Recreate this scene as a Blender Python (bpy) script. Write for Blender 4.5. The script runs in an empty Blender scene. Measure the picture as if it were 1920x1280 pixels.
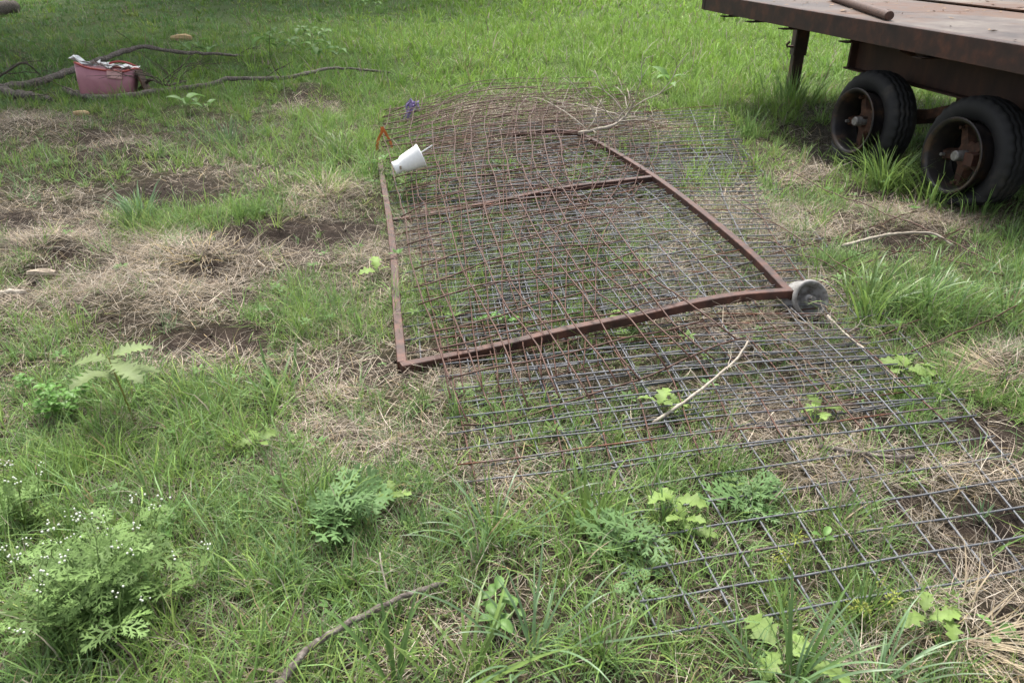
import bpy, bmesh, math, random
import numpy as np
from mathutils import Vector, Matrix, Euler

# ---------------------------------------------------------------- camera, sky, sun, exposure
sc = bpy.context.scene
COL = sc.collection
PITCH = math.radians(28.0); CAM_H = 1.5; FPX = 1440.0
cd = bpy.data.cameras.new('camera'); cam = bpy.data.objects.new('camera', cd); COL.objects.link(cam)
cd.sensor_width = 36.0; cd.lens = FPX / 1920 * 36; cd.clip_end = 2000; cd.clip_start = 0.02
cam.location = (0, 0, CAM_H); cam.rotation_euler = (math.radians(90) - PITCH, 0, 0)
cd.dof.use_dof = True; cd.dof.focus_distance = 3.6; cd.dof.aperture_fstop = 8.0
sc.camera = cam
SUN_EL, SUN_AZ = math.radians(62), math.radians(-10)       # azimuth clockwise from +Y
w = bpy.data.worlds.new('World'); sc.world = w; w.use_nodes = True
nt = w.node_tree; bg = nt.nodes['Background']
sky = nt.nodes.new('ShaderNodeTexSky'); sky.sky_type = 'NISHITA'; sky.sun_disc = False
sky.sun_elevation = SUN_EL; sky.sun_rotation = SUN_AZ; sky.air_density = 1.0; sky.dust_density = 3.0
hs = nt.nodes.new('ShaderNodeHueSaturation'); hs.inputs['Saturation'].default_value = 0.30
nt.links.new(sky.outputs[0], hs.inputs['Color']); nt.links.new(hs.outputs[0], bg.inputs['Color'])
bg.inputs['Strength'].default_value = 0.09
sd = bpy.data.lights.new('sun', 'SUN'); sun = bpy.data.objects.new('sun', sd); COL.objects.link(sun)
sd.energy = 1.9; sd.angle = math.radians(14); sd.color = (1.0, 0.955, 0.88)
sun.location = (3, 4, 12)
sun.rotation_euler = Vector((-math.sin(SUN_AZ) * math.cos(SUN_EL), -math.cos(SUN_AZ) * math.cos(SUN_EL), -math.sin(SUN_EL))).to_track_quat('-Z', 'Y').to_euler()
sc.view_settings.view_transform = 'Standard'; sc.view_settings.look = 'None'
sc.view_settings.gamma = 1.0; sc.view_settings.use_curve_mapping = False
sc.view_settings.exposure = 2.0
sc.cycles.use_denoising = True
try: sc.cycles.denoiser = 'OPENIMAGEDENOISE'
except Exception: pass
sc.cycles.max_bounces = 8; sc.cycles.transparent_max_bounces = 8

RNG = np.random.default_rng(7); random.seed(7)

# ---------------------------------------------------------------- noise, terrain, pixel -> place
_perm = np.random.default_rng(3).random((256, 256))
def vnoise(x, y, f=1.0, o=0):
    x = np.asarray(x, float) * f + 37.3 * o + 500; y = np.asarray(y, float) * f + 91.7 * o + 500
    xi = np.floor(x).astype(int); yi = np.floor(y).astype(int)
    a = x - xi; b = y - yi; a = a * a * (3 - 2 * a); b = b * b * (3 - 2 * b)
    g = lambda i, j: _perm[i & 255, j & 255]
    return (g(xi, yi) * (1 - a) + g(xi + 1, yi) * a) * (1 - b) + (g(xi, yi + 1) * (1 - a) + g(xi + 1, yi + 1) * a) * b
def fbm(x, y, f=1.0, o=0, n=3):
    s = 0; t = 0; k = 1.0
    for i in range(n): s = s + k * vnoise(x, y, f * 2 ** i, o + i); t += k; k *= .5
    return s / t
_fw = np.array([0, math.cos(PITCH), -math.sin(PITCH)]); _up = np.array([0, math.sin(PITCH), math.cos(PITCH)])
def flat(px, py, z=0.0):
    d = np.array([1., 0, 0]) * (px - 960) / FPX + _up * (640 - py) / FPX + _fw
    t = (z - CAM_H) / d[2]
    return d * t + np.array([0, 0, CAM_H])
def ell(cx, cy, rx, ry):
    c = flat(cx, cy)[:2]; e1 = flat(cx + rx, cy)[:2] - c; e2 = flat(cx, cy + ry)[:2] - c; e3 = c - flat(cx, cy - ry)[:2]
    e2 = (e2 + e3) / 2
    M = np.linalg.inv(np.array([e1, e2]).T)
    return c, M
def ellq(E, x, y):
    c, M = E
    dx = x - c[0]; dy = y - c[1]
    return np.sqrt((M[0, 0] * dx + M[0, 1] * dy) ** 2 + (M[1, 0] * dx + M[1, 1] * dy) ** 2)
MOUNDS = [(ell(*a[:4]), a[4]) for a in [
    (390, 480, 130, 34, .075), (90, 465, 110, 34, .08), (230, 560, 190, 40, .05), (640, 375, 70, 28, .05), (1890, 690, 70, 34, .08),
    (580, 178, 60, 14, .10), (1730, 590, 130, 40, .04), (240, 285, 80, 24, .06), (1860, 1150, 90, 60, .04), (60, 240, 80, 22, .08),
    (700, 500, 50, 40, .03)]]
HOLES = [(ell(*a[:4]), a[4]) for a in [(400, 512, 17, 6, .06), (112, 487, 22, 8, .07), (385, 632, 110, 26, .03), (500, 445, 90, 22, .04), (1700, 455, 110, 25, .03)]]
def gh(x, y):
    x = np.asarray(x, float); y = np.asarray(y, float)
    z = .05 * (vnoise(x, y, .55, 11) - .5) + .03 * (vnoise(x, y, 1.7, 12) - .5) + .018 * (vnoise(x, y, 6, 13) - .5) + .008 * (vnoise(x, y, 19, 14) - .5)
    for E, a in MOUNDS: z = z + a * np.exp(-1.6 * ellq(E, x, y) ** 2)
    for E, a in HOLES: z = z - a * np.exp(-1.8 * ellq(E, x, y) ** 4)
    far = np.clip((np.hypot(x, y) - 25) / 60, 0, 1)
    return z * (1 - far)
def at(px, py, z=0.0):
    """the place z metres above the ground seen at this pixel"""
    g = 0.0
    for _ in range(6):
        p = flat(px, py, g + z); g = float(gh(p[0], p[1]))
    return Vector((p[0], p[1], g + z))

def patches(lst): return [ell(*a[:4]) + ((a[4] if len(a) > 4 else 1.0),) for a in lst]
def mask(P, x, y, o, sharp=.35, amt=.9):
    n = (fbm(x, y, 2.6, o, 3) - .5) * amt + (vnoise(x, y, 14, o + 5) - .5) * .35
    m = np.zeros_like(np.asarray(x, float))
    for c, M, k in P:
        q = ellq((c, M), x, y) + n
        m = np.maximum(m, k * np.clip((1.0 + sharp - q) / (2 * sharp), 0, 1))
    return m
SOIL = patches([(520, 442, 150, 34), (390, 634, 135, 32), (300, 374, 115, 24, .9), (60, 425, 110, 30, .9), (650, 690, 110, 22, .8), (230, 300, 120, 20, .7), (440, 560, 60, 16, .7), (160, 500, 60, 18, .8), (540, 500, 70, 14, .6), (230, 600, 70, 14, .6), (120, 430, 60, 14, .7), (60, 400, 90, 24, .8), (150, 330, 70, 18, .7), (350, 345, 90, 18, .8), (560, 430, 120, 24), (300, 640, 60, 14, .8), (470, 650, 60, 18, .8), (700, 400, 40, 16, .8), (1800, 470, 120, 26), (1560, 470, 80, 20, .8), (1640, 370, 60, 16, .7), (1880, 830, 60, 40), (1700, 860, 60, 24, .8), (1640, 800, 50, 30, .8), (600, 470, 40, 10, .7), (40, 590, 70, 16, .5), (500, 440, 120, 30), (665, 438, 55, 26), (390, 632, 110, 30), (285, 368, 80, 22), (120, 488, 45, 20), (395, 512, 40, 14), (30, 415, 60, 32),
    (230, 285, 90, 18, .7), (640, 682, 60, 18, .8), (690, 705, 60, 16, .7), (1700, 458, 150, 34), (1850, 790, 80, 60, .9), (1690, 940, 70, 30), (1720, 1040, 120, 36, .8),
    (1850, 970, 100, 40), (1900, 1050, 80, 30), (1885, 1170, 55, 60, .8), (560, 190, 70, 14, .7), (960, 250, 90, 12, .6), (1590, 760, 70, 35, .7), (60, 520, 60, 25, .7),
    (1500, 700, 90, 40, .5), (1600, 290, 60, 25, .9), (1800, 330, 90, 40, .9), (320, 345, 60, 12, .8), (640, 420, 70, 12, .8), (1550, 420, 70, 20, .6), (180, 255, 40, 14, .7)])
STRAW = patches([(1500, 430, 160, 50, .9), (1660, 415, 140, 36, .9), (1330, 480, 130, 90, .8), (1180, 430, 90, 60, .5), (1420, 540, 110, 40, .9), (1600, 880, 120, 60, .7), (380, 495, 220, 66), (110, 470, 130, 56), (230, 560, 240, 54), (700, 485, 70, 60), (620, 370, 80, 36), (50, 560, 90, 40), (90, 390, 130, 44, .8),
    (780, 440, 70, 60, .9), (1360, 395, 90, 44), (1500, 570, 110, 50), (1400, 610, 90, 36), (1750, 400, 140, 34), (1500, 340, 70, 26), (1890, 690, 70, 44),
    (1860, 1140, 120, 120), (1690, 1000, 90, 50), (680, 830, 140, 50, .85), (930, 880, 80, 36, .6), (580, 205, 60, 18), (240, 285, 100, 34, .9), (980, 205, 150, 26),
    (60, 240, 90, 32, .9), (1830, 890, 120, 40), (1250, 560, 120, 60, .5), (1300, 440, 140, 90, .55), (1440, 480, 60, 90, .7), (640, 700, 120, 36, .8), (1560, 650, 90, 40, .9),
    (1480, 790, 160, 60, .5), (380, 330, 160, 40, .55), (400, 1180, 60, 50, .6), (240, 900, 140, 40, .5), (760, 1200, 200, 60, .35), (380, 680, 160, 30, .7), (850, 720, 60, 30, .8),
    (1630, 1230, 120, 50, .5), (200, 790, 120, 40, .5), (560, 860, 130, 50, .5), (1000, 170, 90, 18, .7), (345, 75, 30, 10, .6), (1230, 250, 90, 22, .4)])
GREEN = patches([(1330, 1090, 130, 60, .75), (1260, 1180, 110, 50, .9), (1450, 1140, 110, 40, .7), (1250, 1240, 220, 50, .8), (960, 1240, 160, 50, .7), (1050, 1010, 130, 60, .8), (1180, 1130, 150, 60, .8), (1480, 1200, 160, 50, .7), (560, 1000, 120, 70, .7), (1560, 1010, 110, 60, .7), (580, 575, 110, 60), (560, 270, 180, 60, .8), (640, 310, 80, 50, .8), (1730, 590, 180, 66), (1000, 620, 140, 50, .7), (260, 405, 55, 22), (1640, 330, 90, 40),
    (100, 640, 100, 50, .7), (320, 310, 120, 20, .6), (920, 420, 90, 40, .5)])
PANEL = patches([(1080, 420, 330, 230), (1280, 740, 380, 130), (1650, 880, 260, 120), (960, 220, 230, 60)])
LUSH = patches([(1200, 20, 420, 70), (1350, 150, 220, 70), (1250, 90, 250, 50)])

# ---------------------------------------------------------------- object helpers
def tag(o, label=None, cat=None, group=None, kind=None):
    if label: o['label'] = label
    if cat: o['category'] = cat
    if group: o['group'] = group
    if kind: o['kind'] = kind
    return o
def empty(name, loc, label, cat, group=None):
    o = bpy.data.objects.new(name, None); o.location = Vector(loc); o.empty_display_size = .05
    COL.objects.link(o); return tag(o, label, cat, group)
def base_of(o):
    v = Vector((0, 0, 0))
    while o is not None: v += o.location; o = o.parent
    return v
def link(name, me, parent=None, loc=(0, 0, 0), mat=None):
    o = bpy.data.objects.new(name, me); COL.objects.link(o)
    if mat and not me.materials: me.materials.append(mat)
    if parent: o.parent = parent
    o.location = Vector(loc); return o
class MB:
    """collects world-space shapes; build() links them as one mesh object under its parent"""
    def __init__(s): s.v = []; s.f = []; s.m = []
    def add(s, vs, fs, mi=0):
        n = len(s.v); s.v += [Vector(v) for v in vs]; s.f += [[i + n for i in f] for f in fs]; s.m += [mi] * len(fs); return s
    def box(s, c, sx, sy, sz, R=None, mi=0):
        vs = [Vector((a * sx / 2, b * sy / 2, d * sz / 2)) for a in (-1, 1) for b in (-1, 1) for d in (-1, 1)]
        if R is not None: vs = [R @ v for v in vs]
        return s.add([Vector(c) + v for v in vs], [(0, 1, 3, 2), (4, 6, 7, 5), (0, 4, 5, 1), (2, 3, 7, 6), (0, 2, 6, 4), (1, 5, 7, 3)], mi)
    def tube(s, pts, rad, n=6, cap=True, square=False, mi=0):
        pts = [Vector(p) for p in pts]; m = len(pts)
        if not hasattr(rad, '__len__'): rad = [rad] * m
        rings = []; nrm = None
        for i, p in enumerate(pts):
            t = (pts[min(i + 1, m - 1)] - pts[max(i - 1, 0)])
            if t.length < 1e-9: t = Vector((0, 0, 1))
            t.normalize()
            if nrm is None: nrm = (Vector((0, 0, 1)) if abs(t.z) < .9 else Vector((1, 0, 0)))
            nrm = (nrm - t * nrm.dot(t)); nrm.normalize(); b = t.cross(nrm)
            if square:
                r = rad[i]; c = r * .86
                ring = [p + nrm * y + b * x for x, y in ((r, c), (c, r), (-c, r), (-r, c), (-r, -c), (-c, -r), (c, -r), (r, -c))]
            else:
                ring = [p + nrm * (rad[i] * math.cos(a)) + b * (rad[i] * math.sin(a)) for a in [2 * math.pi * k / n for k in range(n)]]
            rings.append(ring)
        k = len(rings[0]); vs = [v for r in rings for v in r]
        fs = [(i * k + j, i * k + (j + 1) % k, (i + 1) * k + (j + 1) % k, (i + 1) * k + j) for i in range(m - 1) for j in range(k)]
        if cap: fs += [list(range(k))[::-1], [(m - 1) * k + j for j in range(k)]]
        return s.add(vs, fs, mi)
    def lathe(s, prof, c, axis, n=40, closed=False, mi=0, sx=None):
        axis = Vector(axis).normalized(); a = Vector((0, 0, 1)) if abs(axis.z) < .9 else Vector((1, 0, 0))
        e1 = (a - axis * a.dot(axis)).normalized(); e2 = axis.cross(e1); c = Vector(c); vs = []
        for r, h in prof:
            for k in range(n):
                t = 2 * math.pi * k / n; vs.append(c + axis * h + (e1 * math.cos(t) + e2 * math.sin(t)) * r)
        m = len(prof); fs = []
        for i in range(m if closed else m - 1):
            i2 = (i + 1) % m
            for k in range(n): fs.append((i * n + k, i * n + (k + 1) % n, i2 * n + (k + 1) % n, i2 * n + k))
        return s.add(vs, fs, mi)
    def mesh(s, name, org=(0, 0, 0), smooth=False):
        me = bpy.data.meshes.new(name); org = Vector(org)
        me.from_pydata([tuple(v - org) for v in s.v], [], s.f); me.update()
        if smooth: me.polygons.foreach_set('use_smooth', [True] * len(me.polygons))
        return me
    def build(s, name, mat, parent=None, smooth=False, bevel=0, loc=None):
        org = base_of(parent) if parent else Vector(loc if loc is not None else (0, 0, 0))
        me = s.mesh(name, org, smooth)
        for mm in (mat if isinstance(mat, (list, tuple)) else [mat]): me.materials.append(mm)
        if isinstance(mat, (list, tuple)): me.polygons.foreach_set('material_index', s.m)
        o = link(name, me, parent, loc=(0, 0, 0) if parent else org)
        if bevel:
            bv = o.modifiers.new('bevel', 'BEVEL'); bv.width = bevel; bv.segments = 2; bv.limit_method = 'ANGLE'
        return o

# ---------------------------------------------------------------- materials
def material(name):
    m = bpy.data.materials.new(name); m.use_nodes = True; t = m.node_tree
    return m, t, t.nodes['Principled BSDF'], t.nodes['Material Output']
def node(t, kind, **kw):
    n = t.nodes.new(kind)
    for k, v in kw.items():
        if k.startswith('_'): setattr(n, k[1:], v)
        else: n.inputs[k.replace('__', ' ')].default_value = v
    return n
def noise_tex(t, scale, detail=6, rough=.6, coord='Object', stretch=None):
    tc = t.nodes.new('ShaderNodeTexCoord'); n = t.nodes.new('ShaderNodeTexNoise')
    n.inputs['Scale'].default_value = scale; n.inputs['Detail'].default_value = detail; n.inputs['Roughness'].default_value = rough
    if stretch:
        mp = t.nodes.new('ShaderNodeMapping'); mp.inputs['Scale'].default_value = stretch
        t.links.new(tc.outputs[coord], mp.inputs['Vector']); t.links.new(mp.outputs[0], n.inputs['Vector'])
    else: t.links.new(tc.outputs[coord], n.inputs['Vector'])
    return n
def ramp(t, src, stops):
    r = t.nodes.new('ShaderNodeValToRGB'); e = r.color_ramp.elements
    while len(e) < len(stops): e.new(.5)
    for i, (p, c) in enumerate(stops):
        e[i].position = p; e[i].color = (*c, 1) if len(c) == 3 else c
    t.links.new(src, r.inputs[0]); return r
def bump(t, src, bs, strength=.3, dist=.01):
    b = t.nodes.new('ShaderNodeBump'); b.inputs['Strength'].default_value = strength; b.inputs['Distance'].default_value = dist
    t.links.new(src, b.inputs['Height']); t.links.new(b.outputs[0], bs.inputs['Normal']); return b
def mixrgb(t, fac, a, b, mode='MIX'):
    m = t.nodes.new('ShaderNodeMix'); m.data_type = 'RGBA'; m.blend_type = mode
    for s, v in ((m.inputs[0], fac), (m.inputs[6], a), (m.inputs[7], b)):
        if hasattr(v, 'is_output'): t.links.new(v, s)
        else: s.default_value = v if not isinstance(v, tuple) else (*v, 1)
    return m.outputs[2]
def simple(name, stops, scale=12, rough=.7, bumpk=.2, bdist=.004, metal=0, detail=6, stretch=None, spec=.4):
    m, t, b, o = material(name); n = noise_tex(t, scale, detail, stretch=stretch)
    r = ramp(t, n.outputs['Fac'], stops); t.links.new(r.outputs[0], b.inputs['Base Color'])
    b.inputs['Roughness'].default_value = rough; b.inputs['Metallic'].default_value = metal; b.inputs['Specular IOR Level'].default_value = spec
    if bumpk: bump(t, n.outputs['Fac'], b, bumpk, bdist)
    return m
def foliage(name, transl=.35, rough=.5, spec=.3, tint=None):
    m, t, b, o = material(name)
    if tint is None:
        a = t.nodes.new('ShaderNodeAttribute'); a.attribute_name = 'Col'; col = a.outputs['Color']
    else:
        n = noise_tex(t, 14, 4); oi = t.nodes.new('ShaderNodeObjectInfo')
        r = ramp(t, n.outputs['Fac'], [(.3, tuple(c * .8 for c in tint)), (.7, tuple(min(1, c * 1.25) for c in tint))])
        hv = t.nodes.new('ShaderNodeHueSaturation'); mr = t.nodes.new('ShaderNodeMapRange')
        mr.inputs['To Min'].default_value = .75; mr.inputs['To Max'].default_value = 1.25
        t.links.new(oi.outputs['Random'], mr.inputs['Value']); t.links.new(mr.outputs[0], hv.inputs['Value'])
        t.links.new(r.outputs[0], hv.inputs['Color']); col = hv.outputs[0]
        bump(t, n.outputs['Fac'], b, .3, .003)
    t.links.new(col, b.inputs['Base Color']); b.inputs['Roughness'].default_value = rough; b.inputs['Specular IOR Level'].default_value = spec
    if transl:
        tr = t.nodes.new('ShaderNodeBsdfTranslucent'); t.links.new(col, tr.inputs['Color'])
        mx = t.nodes.new('ShaderNodeMixShader'); mx.inputs[0].default_value = transl
        t.links.new(b.outputs[0], mx.inputs[1]); t.links.new(tr.outputs[0], mx.inputs[2]); t.links.new(mx.outputs[0], o.inputs['Surface'])
    return m
M = {}
M['grass'] = foliage('grass_blades', .36, .6, .22)
M['straw'] = foliage('dry_straw', .15, .75, .2)
# wires: rust and galvanised steel with rust creeping in
def wire_mat(name, lo, hi, steel, rustlo=(.055, .022, .014), rusthi=(.17, .065, .032)):
    m, t, b, o = material(name); n = noise_tex(t, 3.2, 5, .65); n2 = noise_tex(t, 90, 4)
    fac = ramp(t, n.outputs['Fac'], [(lo, (0, 0, 0)), (hi, (1, 1, 1))])
    rc = ramp(t, n2.outputs['Fac'], [(.3, rustlo), (.7, rusthi)])
    stc = ramp(t, n2.outputs['Fac'], [(.3, tuple(c * .7 for c in steel)), (.7, steel)])
    t.links.new(mixrgb(t, fac.outputs[0], stc.outputs[0], rc.outputs[0]), b.inputs['Base Color'])
    b.inputs['Roughness'].default_value = .6; b.inputs['Metallic'].default_value = .25; bump(t, n2.outputs['Fac'], b, .4, .002); return m
M['rust_wire'] = wire_mat('rusty_wire', .12, .25, (.12, .115, .12), (.03, .013, .009), (.105, .042, .024))
M['rust_top'] = wire_mat('brown_rusty_wire', .10, .2, (.12, .115, .12), (.032, .015, .011), (.10, .045, .030))
M['steel_wire'] = wire_mat('weathered_steel_wire', .60, .72, (.135, .14, .155))
M['mixed_wire'] = wire_mat('half_rusted_wire', .44, .54, (.14, .14, .15))
M['tube'] = simple('rusty_red_tube', [(.32, (.020, .010, .008)), (.5, (.052, .022, .016)), (.7, (.10, .040, .025))], 18, .62, .35, .003)
M['rust_dark'] = simple('dark_rusted_steel', [(.28, (.012, .008, .007)), (.5, (.032, .015, .011)), (.72, (.085, .030, .016))], 7, .68, .4, .006, detail=10)
M['beam'] = simple('rusted_beam_steel', [(.25, (.014, .008, .007)), (.5, (.038, .018, .012)), (.75, (.085, .036, .019))], 5, .75, .4, .006, detail=10, stretch=(1, 1, .35))
M['pipe'] = simple('rusty_pipe_steel', [(.3, (.032, .016, .011)), (.7, (.08, .036, .022))], 40, .65, .4, .003)
m, t, b, o = material('weathered_deck_plate')
n = noise_tex(t, 1.3, 9, .68); n2 = noise_tex(t, 11, 10, .75); n3 = noise_tex(t, .8, 7, .65)
c1 = ramp(t, n.outputs['Fac'], [(.36, (.020, .015, .013)), (.45, (.060, .044, .038)), (.54, (.095, .078, .068)), (.66, (.17, .148, .125))])
c2 = ramp(t, n2.outputs['Fac'], [(.40, (.095, .038, .013)), (.60, (.075, .048, .036))])
f3 = ramp(t, n3.outputs['Fac'], [(.46, (0, 0, 0)), (.56, (.8, .8, .8))])
t.links.new(mixrgb(t, f3.outputs[0], c1.outputs[0], c2.outputs[0]), b.inputs['Base Color'])
rr = ramp(t, n.outputs['Fac'], [(.3, (.5,) * 3), (.7, (.75,) * 3)]); t.links.new(rr.outputs[0], b.inputs['Roughness']); bump(t, n2.outputs['Fac'], b, .25, .004)
b.inputs['Specular IOR Level'].default_value = .2
M['deck'] = m
M['tyre'] = simple('tyre_rubber', [(.4, (.006, .006, .007)), (.58, (.009, .009, .010)), (.72, (.030, .026, .022))], 6, .72, .15, .003)
M['rim'] = simple('dark_steel_rim', [(.35, (.012, .012, .014)), (.55, (.028, .023, .021)), (.75, (.10, .055, .030))], 8, .45, .2, .003, metal=.3)
M['hub'] = simple('orange_rust_hub', [(.3, (.018, .010, .007)), (.55, (.055, .024, .013)), (.8, (.12, .060, .032))], 22, .8, .5, .005)
M['nut'] = simple('dull_metal_cap', [(.3, (.08, .075, .07)), (.7, (.25, .24, .23))], 40, .5, .2, .002, metal=.4)
M['castor'] = simple('dull_grey_cast_metal', [(.32, (.07, .06, .05)), (.48, (.17, .163, .155)), (.7, (.28, .272, .265))], 24, .8, .4, .003, metal=.05)
M['foam'] = simple('white_foam', [(.3, (.74, .74, .73)), (.7, (.84, .84, .83))], 60, .75, .1, .001)
M['bark'] = simple('grey_bark', [(.3, (.045, .036, .03)), (.52, (.12, .10, .088)), (.72, (.27, .24, .21))], 55, .9, .9, .012, detail=9)
M['twig'] = simple('dark_twig_bark', [(.3, (.03, .023, .018)), (.7, (.09, .07, .055))], 40, .9, .3, .003)
M['dry'] = simple('bleached_dry_stalk', [(.3, (.22, .185, .145)), (.7, (.40, .36, .30))], 50, .8, .3, .002)
M['drybrown'] = simple('brown_dry_stalk', [(.3, (.17, .13, .095)), (.7, (.36, .30, .23))], 50, .8, .3, .002)
M['pink'] = simple('pink_vinyl', [(.3, (.28, .118, .148)), (.7, (.36, .165, .195))], 9, .5, .15, .004)
M['red'] = simple('red_trim', [(.3, (.22, .030, .028)), (.7, (.30, .05, .042))], 30, .5, .1, .002)
M['pinkpale'] = simple('pale_pink_tab', [(.3, (.45, .25, .25)), (.7, (.55, .33, .32))], 30, .5, .1, .002)
M['paper'] = simple('crumpled_paper', [(.3, (.42, .43, .44)), (.7, (.68, .68, .67))], 20, .8, .4, .006)
M['orange'] = simple('orange_tape', [(.3, (.42, .10, .025)), (.7, (.58, .18, .05))], 30, .5, .1, .002)
M['purple'] = simple('purple_rag', [(.3, (.20, .14, .32)), (.7, (.33, .26, .48))], 60, .7, .2, .002)
M['wood'] = simple('split_wood', [(.3, (.30, .20, .10)), (.7, (.48, .36, .20))], 40, .85, .3, .004, stretch=(1, 1, .2))
M['deadleaf'] = simple('dead_leaf', [(.3, (.12, .075, .045)), (.7, (.28, .19, .12))], 60, .85, .2, .002)
M['floret'] = simple('white_floret', [(.3, (.46, .50, .40)), (.7, (.66, .67, .60))], 200, .8, .2, .001)
M['ragweed'] = foliage('ragweed_leaf', .35, .6, .25, (.155, .245, .075))
M['ragblue'] = foliage('blue_green_leaf', .35, .6, .25, (.125, .215, .080))
M['lobed'] = foliage('yellow_green_leaf', .42, .55, .25, (.19, .28, .075))
M['pale'] = foliage('pale_green_leaf', .35, .6, .25, (.15, .195, .080))
M['clover'] = foliage('bright_green_leaf', .40, .45, .3, (.11, .235, .045))
M['oval'] = foliage('oval_leaf', .38, .5, .3, (.13, .235, .065))
M['stemg'] = foliage('green_stem', .0, .6, .3, (.13, .19, .06))
M['stemy'] = foliage('ochre_stem', .0, .6, .3, (.20, .19, .05))
M['sedge'] = foliage('sedge_head', .2, .7, .2, (.30, .34, .08))

# ---------------------------------------------------------------- ground sheet
def graded(lo, hi, a, b, fine, grow=1.18):
    core = list(np.arange(a, b + 1e-6, fine)); s = fine; x = b
    while x < hi: s *= grow; x += s; core.append(min(x, hi))
    s = fine; x = a
    while x > lo: s *= grow; x -= s; core.insert(0, max(x, lo))
    return np.array(core)
gx = graded(-300, 300, -4.5, 4.2, .045); gy = graded(-60, 500, .7, 9.5, .045)
X, Y = np.meshgrid(gx, gy); Z = gh(X, Y); nx, ny = len(gx), len(gy)
me = bpy.data.meshes.new('ground')
me.vertices.add(nx * ny); me.vertices.foreach_set('co', np.stack([X, Y, Z], -1).astype(np.float32).ravel())
ii, jj = np.meshgrid(np.arange(nx - 1), np.arange(ny - 1)); a0 = (jj * nx + ii).ravel()
q = np.stack([a0, a0 + 1, a0 + nx + 1, a0 + nx], -1).astype(np.int32); nq = len(q)
me.loops.add(nq * 4); me.loops.foreach_set('vertex_index', q.ravel())
me.polygons.add(nq); me.polygons.foreach_set('loop_start', np.arange(0, nq * 4, 4, dtype=np.int32)); me.polygons.foreach_set('use_smooth', np.ones(nq, bool))
me.update(calc_edges=True)
sm = mask(SOIL, X, Y, 20); tm = mask(STRAW, X, Y, 40)
at_ = me.attributes.new('cover', 'FLOAT', 'POINT'); at_.data.foreach_set('value', np.clip(1 - sm, 0, 1).astype(np.float32).ravel())
at2_ = me.attributes.new('turf', 'FLOAT', 'POINT'); at2_.data.foreach_set('value', (np.clip((Y - 6.8) / 2.5, 0, 1) * np.clip(1 - sm - .6 * tm, 0, 1)).astype(np.float32).ravel())
m, t, b, o = material('soil')
n = noise_tex(t, 5, 9, .65); n2 = noise_tex(t, 55, 8, .7); n3 = noise_tex(t, 220, 4, .6)
soil = ramp(t, n.outputs['Fac'], [(.3, (.016, .012, .0095)), (.5, (.032, .023, .018)), (.75, (.062, .046, .036))])
litter = ramp(t, n2.outputs['Fac'], [(.35, (.018, .016, .010)), (.5, (.045, .040, .024)), (.68, (.12, .097, .062))])
fa = t.nodes.new('ShaderNodeAttribute'); fa.attribute_name = 'cover'
ft = t.nodes.new('ShaderNodeAttribute'); ft.attribute_name = 'turf'
turf = ramp(t, n2.outputs['Fac'], [(.35, (.035, .060, .015)), (.65, (.085, .130, .034))])
base = mixrgb(t, ft.outputs['Fac'], mixrgb(t, fa.outputs['Fac'], soil.outputs[0], litter.outputs[0]), turf.outputs[0])
grit = ramp(t, n3.outputs['Fac'], [(.35, (.7, .7, .7)), (.65, (1.25, 1.22, 1.18))])
t.links.new(mixrgb(t, 1.0, base, grit.outputs[0], 'MULTIPLY'), b.inputs['Base Color'])
b.inputs['Roughness'].default_value = .95; b.inputs['Specular IOR Level'].default_value = .15
ad = t.nodes.new('ShaderNodeMath'); ad.operation = 'MULTIPLY_ADD'; ad.inputs[1].default_value = .4
t.links.new(n3.outputs['Fac'], ad.inputs[0]); t.links.new(n2.outputs['Fac'], ad.inputs[2]); bump(t, ad.outputs[0], b, .9, .02)
me.materials.append(m)
tag(link('ground', me), kind='structure')

# ---------------------------------------------------------------- blades (vectorised)
def blades(P, L, phi, t0, t1, wid, col, S=3, twist=None, kink=0.0, clampz=None, fold=None):
    N = len(P); d = np.stack([np.cos(phi), np.sin(phi), np.zeros(N)], -1)
    tw = phi + np.pi / 2 if twist is None else phi + np.pi / 2 + twist
    sd_ = np.stack([np.cos(tw), np.sin(tw), np.zeros(N)], -1)
    pts = [P]; cur = P.copy()
    for k in range(S):
        th = t0 + (t1 - t0) * (k + .3) / S
        ph2 = phi + kink * (RNG.random(N) - .5) if kink else phi
        dd = np.stack([np.cos(ph2), np.sin(ph2), np.zeros(N)], -1) if kink else d
        cur = cur + (L / S)[:, None] * (dd * np.sin(th)[:, None] + np.array([0, 0, 1.0]) * np.cos(th)[:, None])
        if clampz is not None: cur[:, 2] = np.maximum(cur[:, 2], clampz)
        pts.append(cur)
    V = []
    for k in range(S):
        s = k / S; ww = wid * (1 - s ** 1.8) * (.75 if k == 0 else 1.0)
        V.append(pts[k] - sd_ * ww[:, None] * .5); V.append(pts[k] + sd_ * ww[:, None] * .5)
    V.append(pts[S]); nv = 2 * S + 1
    V = np.stack(V, 1)                                            # N, nv, 3
    tri = []
    for k in range(S - 1): tri += [(2 * k, 2 * k + 1, 2 * k + 3), (2 * k, 2 * k + 3, 2 * k + 2)]
    tri.append((2 * S - 2, 2 * S - 1, 2 * S)); tri = np.array(tri)
    T = (np.arange(N) * nv)[:, None, None] + tri[None]
    # tips a little lighter and drier, bases paler
    g = np.ones((N, nv, 4)); g[:, :, :3] = col[:, None, :]
    return V.reshape(-1, 3), T.reshape(-1, 3), g.reshape(-1, 4)
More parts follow.
